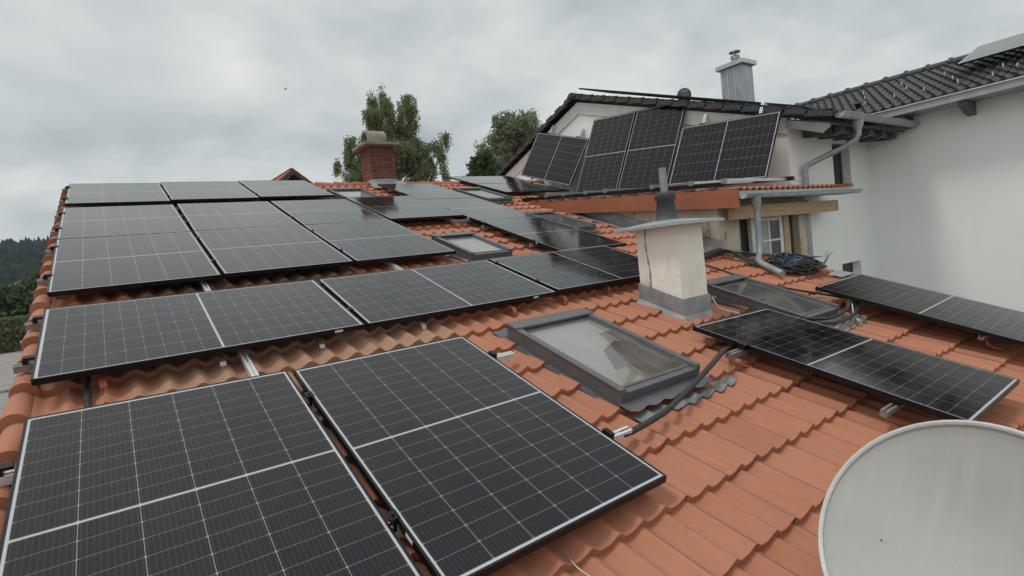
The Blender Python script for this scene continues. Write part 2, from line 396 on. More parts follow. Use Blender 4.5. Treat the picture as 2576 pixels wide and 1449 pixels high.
def old_wall_mat():
    t = NT('peeling_plaster'); oc = t.coord(); n1 = t.noise(oc, 2.2, 5, .6); n2 = t.noise(t.scalevec(oc, (5, 5, 1.6)), 1.5, 5, .6)
    col = t.mix(t.rng(n1, .35, .65), C(.60, .56, .48), C(.47, .40, .29))
    col = t.mix(t.rng(n2, .60, .70), col, C(.17, .12, .07))
    t.set(base=col, rough=.9, spec=.2); t.bump(t.noise(oc, 20, 5), .4, .01); return t.m
M['old_wall'] = old_wall_mat()
def brick_mat():
    t = NT('old_red_brick'); oc = t.coord(); sp = t.n('ShaderNodeSeparateXYZ'); t.l(oc, sp.inputs[0])
    cb = t.n('ShaderNodeCombineXYZ'); t.l(t.math('ADD', sp.outputs[0], sp.outputs[1]), cb.inputs[0]); t.l(sp.outputs[2], cb.inputs[1])
    br = t.n('ShaderNodeTexBrick'); t.l(cb.outputs[0], br.inputs['Vector'])
    br.inputs['Scale'].default_value = 1; br.inputs['Brick Width'].default_value = .245; br.inputs['Row Height'].default_value = .079
    br.inputs['Mortar Size'].default_value = .006; br.inputs['Mortar Smooth'].default_value = .3
    br.inputs['Color1'].default_value = C(.20, .068, .04); br.inputs['Color2'].default_value = C(.105, .045, .032); br.inputs['Mortar'].default_value = C(.17, .145, .12)
    n = t.noise(oc, 6, 5, .6); col = t.mix(t.math('MULTIPLY', t.rng(n, .45, .7), .65), br.outputs[0], C(.07, .042, .03))
    top = t.rng(sp.outputs[2], .45, .75)
    col = t.mix(t.math('MULTIPLY', top, .3), col, C(.05, .035, .03))
    t.set(base=col, rough=.9, spec=.2); t.bump(br.outputs['Fac'], -.5, .008); return t.m
M['brick'] = brick_mat()
def dish_mat():
    t = NT('grey_dish_paint'); oc = t.coord()
    st = t.rng(t.noise(t.scalevec(oc, (16, 1.1, 1)), 1.3, 4, .5), .5, .78)
    n = t.noise(oc, 3, 4)
    col = t.mix(t.rng(n, .3, .7), C(.345, .352, .34), C(.385, .392, .378))
    col = t.mix(t.math('MULTIPLY', st, .30), col, C(.50, .51, .49))
    sp = t.rng(t.noise(oc, 34, 2, .4), .765, .775); col = t.mix(sp, col, C(.10, .10, .095))
    t.set(base=col, rough=.6, spec=.3); t.bump(t.noise(oc, 200, 2), .08, .001); return t.m
M['dish'] = dish_mat()
M['dish_rim'] = simple('light_dish_rim', (.56, .58, .56), (.48, .5, .48), .5, 9, 0, .03)

# ------------------------------------------------------------------ the setting
def ground():
    m = MB(); n = 24; ext = 1500
    xs = [-ext + 2 * ext * i / n for i in range(n + 1)]
    m.add([(x, y, -4.2) for y in xs for x in xs], [(j * (n + 1) + i, j * (n + 1) + i + 1, (j + 1) * (n + 1) + i + 1, (j + 1) * (n + 1) + i) for j in range(n) for i in range(n)])
    tag(m.build('ground', M['grass']), kind='structure')
    r = MB(); r.poly([(-70, -25, -4.196), (-.8, -25, -4.196), (-.8, 30, -4.196), (-1.5, 60, -4.196), (-3, 72, -4.196), (-16, 72, -4.196), (-70, 70, -4.196)], (0, 0, .004))
    tag(r.build('road', M['asphalt']), kind='structure')
    k = MB()
    pts = [(-16, 33.0), (-9, 32.5), (-5.2, 33.4), (-3.2, 36.0), (-2.4, 44)]
    for a, b in zip(pts, pts[1:]): k.bar((a[0], a[1], -4.13), (b[0], b[1], -4.13), .18, .13)
    tag(k.build('kerb', M['kerb']), kind='structure')
    l = MB(); l.poly([(-6.5, 14.2, -4.19), (-2.2, 17.8, -4.19), (-2.2, 18.05, -4.19), (-6.5, 14.45, -4.19)], (0, 0, .004))
    tag(l.build('road_marking', M['paint']), kind='structure')
ground()
def hill():
    def hz(x, y):
        d = math.hypot(x + 60, y) ; t = min(max((y - 330) / 330, 0), 1); t = t * t * (3 - 2 * t)
        return -4.3 + t * (60 + (x + 80) * .055 + 7 * mnoise.noise((x * .012, y * .012, 3)))
    m = MB(); nx, ny = 50, 30
    X = [-420 + 600 * i / nx for i in range(nx + 1)]; Y = [300 + 430 * j / ny for j in range(ny + 1)]
    m.add([(x, y, hz(x, y)) for y in Y for x in X], [(j * (nx + 1) + i, j * (nx + 1) + i + 1, (j + 1) * (nx + 1) + i + 1, (j + 1) * (nx + 1) + i) for j in range(ny) for i in range(nx)], True)
    tag(m.build('hill', M['hillmat']), kind='structure')
    f = MB(); rn = random.Random(5)
    for i in range(5200):
        y = 330 + 350 * rn.random() ** .8; x = -.1 * y - 150 * (rn.random() - .5) * 2 - 20
        if x > 90: continue
        z = hz(x, y); con = rn.random() < .4; s = 2.2 + 1.9 * rn.random(); h = s * (2.6 if con else 1.7)
        vs = []; lv = ((0, .75), (.3, 1), (.65, .75), (1, .06)) if not con else ((0, .7), (.25, .75), (.6, .42), (1, .03))
        sg = 6; ph = rn.random() * 6
        for (a, r) in lv:
            for k in range(sg):
                rr = s * r * (.75 + .5 * rn.random()); an = ph + 2 * math.pi * k / sg
                vs.append((x + rr * math.cos(an), y + rr * math.sin(an), z + a * h + rn.random() * .6))
        f.add(vs, [(l * sg + k, l * sg + (k + 1) % sg, (l + 1) * sg + (k + 1) % sg, (l + 1) * sg + k) for l in range(3) for k in range(sg)])
    tag(f.build('forest', M['forest']), 'dark wooded hillside far away beyond the left edge of the roof', 'forest', kind='stuff')
hill()

# ------------------------------------------------------------------ tiles
def tiles(m, u0, u1, v0, v1, keep=lambda u, v: True, amp=.030, per=.15, gauge=.345, phase=-3.82, base=-.170, step=.034, sub=11, tw=.3, power=1.5, front=.04, weather_amp=None):
    rn = random.Random(3)
    k0 = math.floor((v0 - phase) / gauge); k1 = math.ceil((v1 - phase) / gauge)
    c0 = math.floor(u0 / tw); c1 = math.ceil(u1 / tw)
    ns = int(round(tw / per)) * sub
    for k in range(k0, k1):
        ve = phase + gauge * k
        for c in range(c0, c1):
            jv = rn.uniform(-.0035, .0035); jn = rn.uniform(-.001, .001); jr = 0
            us = [c * tw + (tw + .004) * i / ns for i in range(ns + 1)]
            us = [u for u in us if u0 - 1e-6 <= u <= u1 + .005]
            if len(us) < 2: continue
            old = weather_amp(c * tw, ve) if weather_amp else 1.0
            def top(u, s):
                roll = amp * old * (.5 - .5 * math.cos(2 * math.pi * ((u / per + .63) % 1) ** 1.45)) ** (power if old == 1.0 else .85)
                lap = .001 * (1 - (u - c * tw) / tw)
                return base + jn + jr * (u - c * tw - tw / 2) + roll + lap + step * (1 - s)
            S = (0, .25, .5, .75, 1.02); off = len(m.v); n = len(us)
            vs = [(u, ve + jv + gauge * s + .003 * math.sin(u * 9 + k), top(u, s)) for s in S for u in us]
            fs = []
            for j in range(4):
                for i in range(n - 1):
                    if keep((us[i] + us[i + 1]) / 2, ve + gauge * (S[j] + S[j + 1]) / 2):
                        q = len(m.f) + len(fs); a = (us[i] / tw - c) * .98 + c + .01; b = (us[i + 1] / tw - c) * .98 + c + .01
                        m.uv[q] = ((a, k + S[j] * .97), (b, k + S[j] * .97), (b, k + S[j + 1] * .97), (a, k + S[j + 1] * .97))
                        fs.append((j * n + i, j * n + i + 1, (j + 1) * n + i + 1, (j + 1) * n + i))
            m.add(vs, fs, True)
            # front edge of the course
            fv = [(u, ve + jv + .003 * math.sin(u * 9 + k), top(u, 0)) for u in us] + [(u, ve + jv + .004 + .003 * math.sin(u * 9 + k), top(u, 0) - front) for u in us]
            ff = []
            for i in range(n - 1):
                if keep((us[i] + us[i + 1]) / 2, ve + .03):
                    m.uv[len(m.f) + len(ff)] = ((c + .1, k + .1),) * 4
                    ff.append((n + i, n + i + 1, i + 1, i))
            m.add(fv, ff)

# ------------------------------------------------------------------ our tiled house
SKY = {  # roof windows: u0,u1,v0,v1
 'A': (2.735, 3.50, -3.10, -1.95), 'B': (3.60, 4.165, -.06, .87), 'C': (5.24, 5.93, -2.95, -1.88),
 'D': (5.83, 6.36, .78, 1.86), 'E': (6.0, 6.62, 3.28, 4.46), 'F': (3.55, 4.17, 3.75, 4.66)}
V_RIDGE = 5.8
def umax(v):
    if v > -.93: return 7.75
    if v > -1.45: return 7.75 if v > -.93 else 7.25 + (-.93 - v) * 1.2
    if v > -2.0: return 7.9
    return 7.80
def keep_main(u, v):
    if u > umax(v): return False
    if v > -.8 and v < 3.0 and u > 7.3: return False
    for a, b, c, d in SKY.values():
        if a + .03 < u < b - .03 and c + .03 < v < d - .03: return False
    return True

house = thing('tiled_house', 'house with orange clay tile roof, brick and plaster chimneys and an orange edged dormer', 'house', Matrix.Identity(4))
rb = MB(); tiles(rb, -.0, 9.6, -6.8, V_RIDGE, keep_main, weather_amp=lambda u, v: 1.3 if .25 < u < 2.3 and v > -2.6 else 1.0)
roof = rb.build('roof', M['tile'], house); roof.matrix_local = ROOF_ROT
def pl(mb):   # plane-local mesh vertices to world
    mb.v = [tuple(P(*v)) for v in mb.v]; return mb
# under-roof deck so nothing shines through, back slope, walls
dk = MB()
def deck_strip(v0, v1, u1):
    dk.add([P(.0, v0, -.21), P(u1, v0, -.21), P(u1, v1, -.21), P(.0, v1, -.21), P(.0, v0, -.26), P(u1, v0, -.26), P(u1, v1, -.26), P(.0, v1, -.26)], ((0,1,2,3),(7,6,5,4),(0,4,5,1),(1,5,6,2),(2,6,7,3),(3,7,4,0)))
yr = P(0, V_RIDGE, -.13)
bk = MB(); bk.add([(-.1, yr.y, yr.z), (9.6, yr.y, yr.z), (9.6, yr.y + 9, yr.z - 3), (-.1, yr.y + 9, yr.z - 3)], ((0, 1, 2, 3),))
bk.build('back_slope', M['tile2'], house)
# verge: rounded edge tiles stepping up the left edge
vg = MB(); rn = random.Random(11)
for k in range(-9, 29):
    va = -3.82 + .345 * k; vb = va + .372
    if va > V_RIDGE - .3: break
    jit = rn.uniform(-.006, .006); pts = []
    for v, dn_ in ((va, .030), (vb, -.022)):
        for i in range(9):
            a = math.pi * (1 - i / 8); pts.append((-.045 + jit + .062 * math.cos(a), v, -.155 + dn_ + .062 * math.sin(a)))
        pts.append((.017 + jit, v, -.2 + dn_)); pts.append((-.107 + jit, v, -.24 + dn_))
    n = 11; idx = [10] + list(range(9)) + [9]
    fs = [(idx[i], idx[i + 1], n + idx[i + 1], n + idx[i]) for i in range(10)]
    b0 = len(vg.f)
    for q in range(10): vg.uv[b0 + q] = ((-3 + .2, k + .2),) * 4
    vg.add(pts, fs, True)
    vg.uv[len(vg.f)] = ((-3 + .2, k + .2),) * 11
    vg.add(pts[:11], (tuple(idx[::-1]),))
o = vg.build('verge', M['tile'], roof)
# ridge tiles
rg = MB(); x = .02; rn = random.Random(2)
while x < 9.5:
    L0 = .37; pts = []
    for u, r, z in ((x, .118, .012), (x + L0 + .03, .102, -.004)):
        for i in range(9):
            a = math.pi * (1 - i / 8); pts.append((u, V_RIDGE + .02 + r * math.cos(a), -.182 + z + r * .9 * math.sin(a)))
    fs = [(i, i + 1, 10 + i, 9 + i) for i in range(8)]
    for q in range(8): rg.uv[len(rg.f) + q] = ((round(x / .3) + .3, 60.3),) * 4
    rg.add(pts, [(i, i + 1, 9 + i + 1, 9 + i) for i in range(8)], True)
    rg.uv[len(rg.f)] = ((round(x / .3) + .3, 60.3),) * 9; rg.add(pts[:9], (tuple(range(9))[::-1],))
    x += L0
rg.build('ridge', M['tile2'], roof)
wall_ = MB()
# end walls as sheets with thickness (hollow inside so the roof windows look into rooms)
wall_.poly([(.06, P(0, -6.6).y, -4.2), (.06, 14.5, -4.2), (.06, 14.5, -1.4), (.06, yr.y, yr.z - .25), (.06, P(0, -6.6).y, P(0, -6.6).z - .4)], (.25, 0, 0))
wall_.box((.31, P(0, -6.6).y, -4.2), (7.6, P(0, -6.6).y + .25, P(0, -6.6).z - .4))
wall_.poly([(7.4, P(0, -6.6).y + .25, -4.2), (7.4, -1.2, -4.2), (7.4, -1.2, P(0, -1.3).z - .33), (7.4, P(0, -6.6).y + .25, P(0, -6.4).z - .33)], (.2, 0, 0))
wall_.build('wall', M['white_plaster'], house)

eb = MB(); eb.box((7.80, -6.8, -.33), (7.83, -2.02, -.15)); q_ = eb.build('edge_board', M['dark_wood'], house); q_.matrix_local = ROOF_ROT
# roof windows (parts of the house)
def skylight(key, inner, blind=None, tilt=0., wood=False):
    u0, u1, v0, v1 = SKY[key]; f = .050; nt, nb = -.028, -.20
    m = MB()
    m.box((u0, v0, nb), (u0 + f, v1, nt)); m.box((u1 - f, v0, nb), (u1, v1, nt))
    m.box((u0 + f, v1 - f * 1.25, nb), (u1 - f, v1, nt + .004)); m.box((u0 + f, v0, nb), (u1 - f, v0 + f, nt - .012))
    # covers: raised hood at the top, side cover strips, lower sash rail
    m.box((u0 - .012, v1 - .11, nt + .0045), (u1 + .012, v1 + .012, nt + .02))
    for a in (u0 - .008, u1 - f + .008): m.box((a, v0 + .01, nt + .0005), (a + f, v1 - .112, nt + .011))
    m.box((u0 + f, v0 + f + .001, nt - .05), (u1 - f, v0 + f + .022, nt - .006))
    sk = m.build('skylight', M['skyframe'], house); sk.matrix_local = ROOF_ROT
    g = MB(); g.quad((u0 + f, v0 + f, -.038), (u1 - f, v0 + f, -.038), (u1 - f, v1 - f, -.038), (u0 + f, v1 - f, -.038)); g.build('pane', M['glass'], sk)
    s = MB(); d = -.36 if wood else -.6; e = f - .012
    A = [(u0 + e, v0 + e), (u1 - e, v0 + e), (u1 - e, v1 - e), (u0 + e, v1 - e)]
    dv = .12
    Bt = [(u0 + e, v0 + e), (u1 - e, v0 + e), (u1 - e, v1 - e + dv), (u0 + e, v1 - e + dv)]
    for i in range(4):
        j = (i + 1) % 4
        if wood and i in (1,): continue
        s.quad((*A[i], -.07), (*A[j], -.07), (*Bt[j], d), (*Bt[i], d))
    s.quad(*[(*q, d) for q in Bt])
    s.build('reveal', inner, sk)
    if wood:
        w = MB(); w.quad((*A[1], -.07), (*A[2], -.07), (*Bt[2], d), (*Bt[1], d)); w.box((u0 + .40, v0 + .09, d + .02), (u1 - f - .012, v0 + .52, d + .12)); w.build('lining', M['pine_pale'], sk)
    if wood:
        pu, pv_ = u1 - u0 - 2 * f, v1 - v0 - 2 * f
        b = MB(); L_ = [(0, 0), (1, 0), (1, .43), (.93, .395), (.62, .477), (.24, .915), (.24, 1), (0, 1)]
        b.add([(u0 + f + a * pu, v1 - f - c * pv_, -.075 - .05 * c) for a, c in L_], (tuple(range(len(L_)))[::-1],)); b.build('blind', M['white_pvc'], sk)
    if blind:
        b = MB(); a0, a1 = blind; b.quad((u0 + f, v0 + f + a0, -.058), (u1 - f, v0 + f + a0, -.058), (u1 - f, v0 + f + a1, -.058), (u0 + f, v0 + f + a1, -.058)); b.build('blind', M['white_pvc'], sk)
    fl = MB(); fl.box((u0 - .05, v0, -.19), (u0 - .002, v1 + .1, -.125)); fl.box((u1 + .002, v0, -.19), (u1 + .05, v1 + .1, -.125)); fl.box((u0 - .05, v1 + .014, -.19), (u1 + .05, v1 + .13, -.122))
    # apron below the window
    n = 26; vs = []
    for j, (v, nn) in enumerate(((v0 - .002, -.098), (v0 - .05, -.099), (v0 - .105, -.099))):
        for i in range(n + 1):
            u = u0 - .02 + (u1 - u0 + .06) * i / n; vs.append((u, v + (.006 * math.sin(u * 42) if j == 2 else 0), nn + (.008 * math.cos(2 * math.pi * u / .15) if j == 2 else 0)))
    fl.add(vs, [(j * (n + 1) + i, (j + 1) * (n + 1) + i, (j + 1) * (n + 1) + i + 1, j * (n + 1) + i + 1) for j in range(2) for i in range(n)], True)
    fl.build('flashing', M['skyframe'], sk)
    return sk
M['pine_pale'] = simple('pale_pine_lining', (.66, .56, .40), (.58, .48, .33), .6, 4, 0, .05, .002, (8, .5, 8))
M['dim_room'] = simple('dim_room_lining', (.50, .41, .28), (.40, .32, .21), .8, 4, 0, 0)
skA = skylight('A', M['white_pvc'], None, wood=True)
skB = skylight('B', M['dim_room'], (.0, .66))
skC = skylight('C', M['dim_room'])
skD = skylight('D', M['dim_room'])
skE = skylight('E', M['dim_room'])
skF = skylight('F', M['white_pvc'], (.0, .80))
def lead_apron(sk, key, du0=.0, du1=.25, dv=.24):
    u0, u1, v0, v1 = SKY[key]; m = MB(); n = 60; rows = 5; vs = []; rn = random.Random(4)
    for j in range(rows):
        for i in range(n + 1):
            u = u0 - .03 - du0 + (u1 - u0 + du1 + du0) * i / n; t = j / (rows - 1)
            v = v0 - .098 - (dv - .12) * t + (.005 * math.sin(u * 37) + .006 * math.sin(u * 13 + 1)) * (1 if j == rows - 1 else .3) + .06 * max(0, (u - u1)) * 3
            r = .03 * (.5 - .5 * math.cos(2 * math.pi * ((u / .15 + .63) % 1) ** 1.45)) ** 1.5
            s = ((v + 3.82) / .345) % 1
            vs.append((u, v, -.170 + r * .75 + .006 + .034 * (1 - s) + .012 + .003 * math.sin(u * 210)))
    m.add(vs, [(j * (n + 1) + i, (j + 1) * (n + 1) + i, (j + 1) * (n + 1) + i + 1, j * (n + 1) + i + 1) for j in range(rows - 1) for i in range(n)], True)
    m.build('lead_apron', M['lead_ribbed'], sk)
lead_apron(skA, 'A', .0, .32, .20); lead_apron(skC, 'C', 0, .34, .24)

# plaster chimney near the middle of the roof
def plaster_chimney():
    x0, x1, y0, y1 = 4.405, 4.775, -2.165, -1.705; zt = .0
    m = MB()
    def zr(y): return y * SP / CP - .15
    n = 10
    # shaft as a subdivided box with slight unevenness
    rn = random.Random(8); nz = 12
    ring = [(x0 + (x1 - x0) * i / 6, y0) for i in range(6)] + [(x1, y0 + (y1 - y0) * i / 6) for i in range(6)] + [(x1 - (x1 - x0) * i / 6, y1) for i in range(6)] + [(x0, y1 - (y1 - y0) * i / 6) for i in range(6)]
    vs = []
    for k in range(nz + 1):
        z = -1.15 + (zt + 1.15) * k / nz
        for i, (x, y) in enumerate(ring):
            corner = i % 6 == 0; a = .0 if corner else .006
            vs.append((x + a * mnoise.noise((x * 9, y * 9, z * 9)) , y + a * mnoise.noise((x * 9 + 5, y * 9, z * 9)), z))
    N_ = len(ring); fs = [(k * N_ + i, k * N_ + (i + 1) % N_, (k + 1) * N_ + (i + 1) % N_, (k + 1) * N_ + i) for k in range(nz) for i in range(N_)]
    cx_, cy_, cz_ = x0, y0, -.85
    vs = [(a - cx_, b - cy_, c - cz_) for a, b, c in vs]
    m.add(vs, fs)
    ch = m.build('chimney', M['stucco'], roof, 'cream plastered chimney shaft with grey stains')
    ch.matrix_parent_inverse = ROOF_ROT.inverted(); ch.location = (cx_, cy_, cz_)
    def loc(mb): mb.v = [(a - cx_, b - cy_, c - cz_) for a, b, c in mb.v]; return mb
    # corner crack / mortar bead
    cb = MB(); cb.tube([(x0 - .004, y1 - .12 + .012 * math.sin(t * 7), -.02 - t * .6) for t in [i / 14 for i in range(15)]], [.007 + .004 * math.sin(i * 2.1) for i in range(15)], 6)
    loc(cb).build('plaster_bead', M['membrane'], ch)
    # sheet metal cap
    c = MB(); ov = .145; X0, X1, Y0, Y1 = x0 - ov, x1 + ov, y0 - ov, y1 + ov; mx_, my_ = (x0 + x1) / 2, (y0 + y1) / 2
    zb = -.012
    base = [(X0, Y0), (X1, Y0), (X1, Y1), (X0, Y1)]
    top = [(mx_ - .1, my_ - .1), (mx_ + .1, my_ - .1), (mx_ + .1, my_ + .1), (mx_ - .1, my_ + .1)]
    vs = [(*p, zb) for p in base] + [(*p, zb + .024) for p in base] + [(*p, zb + .062) for p in top]
    c.add(vs, [(i, (i + 1) % 4, 4 + (i + 1) % 4, 4 + i) for i in range(4)] + [(4 + i, 4 + (i + 1) % 4, 8 + (i + 1) % 4, 8 + i) for i in range(4)] + [(8, 9, 10, 11), (3, 2, 1, 0)])
    loc(c).build('cap', M['zinc_light'], ch)
    # plastic cowl and pipe
    px, py = 4.67, -1.875
    d = MB(); d.lathe([(.15, .045), (.11, .06), (.098, .10), (.078, .245), (.095, .246), (.097, .30), (.088, .315), (.04, .318)], (px, py, 0), 28); loc(d).build('cowl', M['grey_plastic'], ch)
    p = MB(); p.tube([(px, py, .28), (px - .003, py, .545)], .036, 18); loc(p).build('flue_pipe', M['vent'], ch)
    # lead and zinc base
    f = MB(); ap = []
    def ring_at(o, h):
        return [(x0 - o, y0 - o), (x1 + o, y0 - o), (x1 + o, y1 + o), (x0 - o, y1 + o)]
    lv = [(.014, .165), (.018, .05), (.045, -.0), (.10, -.03)]
    vs = []
    for o_, h_ in lv:
        for (x, y) in ring_at(o_, h_):
            z = zr(y) + h_ + (.035 if h_ > .1 else 0)
            vs.append((x, y, z))
    f.add(vs, [(k * 4 + i, k * 4 + (i + 1) % 4, (k + 1) * 4 + (i + 1) % 4, (k + 1) * 4 + i)[::-1] for k in range(3) for i in range(4)])
    f.add([(x0 - .10, y0 - .1, zr(y0 - .1) - .02), (x1 + .13, y0 - .1, zr(y0 - .1) - .02), (x1 + .13, y0 - .27, zr(y0 - .27) + .028), (x0 - .08, y0 - .27, zr(y0 - .27) + .028)], ((3, 2, 1, 0),))
    loc(f).build('flashing', M['lead'], ch)
    s = MB(); s.tube([(x1 + .03, y0 - .02, zr(y0) + .16), (x1 + .05, y0 - .06, zr(y0) + .06), (x1 + .10, y0 - .13, zr(y0) + .02), (x1 + .16, y0 - .2, zr(y0) - .01)], .008, 6)
    loc(s).build('flashing_edge', M['zinc_light'], ch)
plaster_chimney()

def brick_chimney():
    x0, x1, y0, y1, zt = 4.86, 5.40, 5.49, 6.02, 2.47
    zb = 1.60; m = MB(); m.box((0, 0, 0), (x1 - x0, y1 - y0, zt - zb))
    ch = m.build('chimney', M['brick'], roof, 'red brick chimney on the ridge with a half round concrete cap'); ch.matrix_parent_inverse = ROOF_ROT.inverted(); ch.location = (x0, y0, zb)
    W, D, H = x1 - x0, y1 - y0, zt - zb
    c = MB(); o = .11
    vs = [(-o, -o, H + .02), (W + o, -o, H + .02), (W + o, D + o, H + .02), (-o, D + o, H + .02), (-o, -o, H + .075), (W + o, -o, H + .075), (W + o, D + o, H + .075), (-o, D + o, H + .075), (.03, .03, H + .11), (W - .03, .03, H + .11), (W - .03, D - .03, H + .11), (.03, D - .03, H + .11), (.02, .02, H - .01), (W - .02, .02, H - .01), (W - .02, D - .02, H - .01), (.02, D - .02, H - .01)]
    c.add(vs, [(i, (i + 1) % 4, 4 + (i + 1) % 4, 4 + i) for i in range(4)] + [(4 + i, 4 + (i + 1) % 4, 8 + (i + 1) % 4, 8 + i) for i in range(4)] + [(8, 9, 10, 11)] + [(12 + i, 12 + (i + 1) % 4, (i + 1) % 4, i) for i in range(4)])
    c.build('cap', M['concrete'], ch)
    # half-round vault running along x
    p = MB(); seg = 14; prof = []
    ro, ri = .20, .155; cy = D / 2; zc = H + .165
    out = [(cy - ro, H + .08)] + [(cy - ro * math.cos(math.pi * i / seg), zc + ro * math.sin(math.pi * i / seg) * 1.05) for i in range(seg + 1)] + [(cy + ro, H + .08)]
    inn = [(cy - ri, H + .08)] + [(cy - ri * math.cos(math.pi * i / seg), zc + ri * math.sin(math.pi * i / seg) * 1.05) for i in range(seg + 1)] + [(cy + ri, H + .08)]
    n = len(out); xa, xb = .03, W - .09
    vs = [(xa, *q) for q in out] + [(xb, *q) for q in out] + [(xa, *q) for q in inn] + [(xb, *q) for q in inn]
    fs = [(i, i + 1, n + i + 1, n + i)[::-1] for i in range(n - 1)]; p.add(vs, fs, True)
    p.add(vs, [(2 * n + i, 2 * n + i + 1, 3 * n + i + 1, 3 * n + i) for i in range(n - 1)], True)
    p.add(vs, [(i, i + 1, 2 * n + i + 1, 2 * n + i) for i in range(n - 1)] + [(n + i, 3 * n + i, 3 * n + i + 1, n + i + 1) for i in range(n - 1)])
    p.build('vault', M['concrete'], ch)
    f = MB(); f.box((-.012, -.012, -.1), (W + .012, D + .012, .19)); f.build('flashing', M['lead'], ch)
    t = MB(); z = lambda yy: (yy + y0) * SP / CP - .15 - zb
    t.add([(-.1, -.012, z(-.0) + .1), (W + .1, -.012, z(0) + .1), (W + .1, -.5, z(-.5) + .055), (-.25, -.6, z(-.6) + .055)], ((3, 2, 1, 0),)); t.build('apron', M['zinc'], ch)
brick_chimney()

# ------------------------------------------------------------------ dormer (part of the tiled house)
def arc(r, a0, a1, n): return [(r * math.cos(a0 + (a1 - a0) * i / n), r * math.sin(a0 + (a1 - a0) * i / n)) for i in range(n + 1)]
def gutter(x0, x1, y, z, r, name, parent, brackets=6, mat='zinc', axis='x', plane=.6):
    m = MB(); pr = arc(r, math.pi, 2 * math.pi, 10); pr = [(a, b) for a, b in pr]
    pr2 = [(a * .96, b * .96 + .002) for a, b in pr][::-1]
    A, B = ((x0, y, z), (x1, y, z)) if axis == 'x' else ((y, x0, z), (y, x1, z))
    m.prism(pr + pr2, A, B, smooth=False)
    # rolled front lip
    d = Vector(B) - Vector(A); side = d.normalized().cross(Vector((0, 0, 1)))
    for sgn in (1,): m.tube([Vector(A) + side * r * sgn + Vector((0, 0, .004)), Vector(B) + side * r * sgn + Vector((0, 0, .004))], .009, 8)
    g = m.build(name, M[mat], parent)
    for i in range(brackets):
        t = (i + .5) / brackets; p = Vector(A).lerp(Vector(B), t); b = MB()
        q = arc(r + .004, math.pi, 2 * math.pi, 10); b.prism([(a, c) for a, c in q] + [((r - .002) / (r + .004) * a, (r - .002) / (r + .004) * c) for a, c in q[::-1]], p, p + d.normalized() * .028)
        b.build('bracket', M['zinc'], g)
    for k, p in enumerate((Vector(A), Vector(B))):
        e = MB(); q = arc(r, math.pi, 2 * math.pi, 10); e.prism(q, p - d.normalized() * .003 * (1 - k), p + d.normalized() * (.003 if k else 0)); e.build('end_cap', M['zinc_light'], g)
    return g
DP = math.atan(.105); DY0 = -1.24; DZ0 = .545 + .105 * DY0
DROT = frame((0, DY0, DZ0), (1, 0, 0), (0, math.cos(DP), math.sin(DP)))
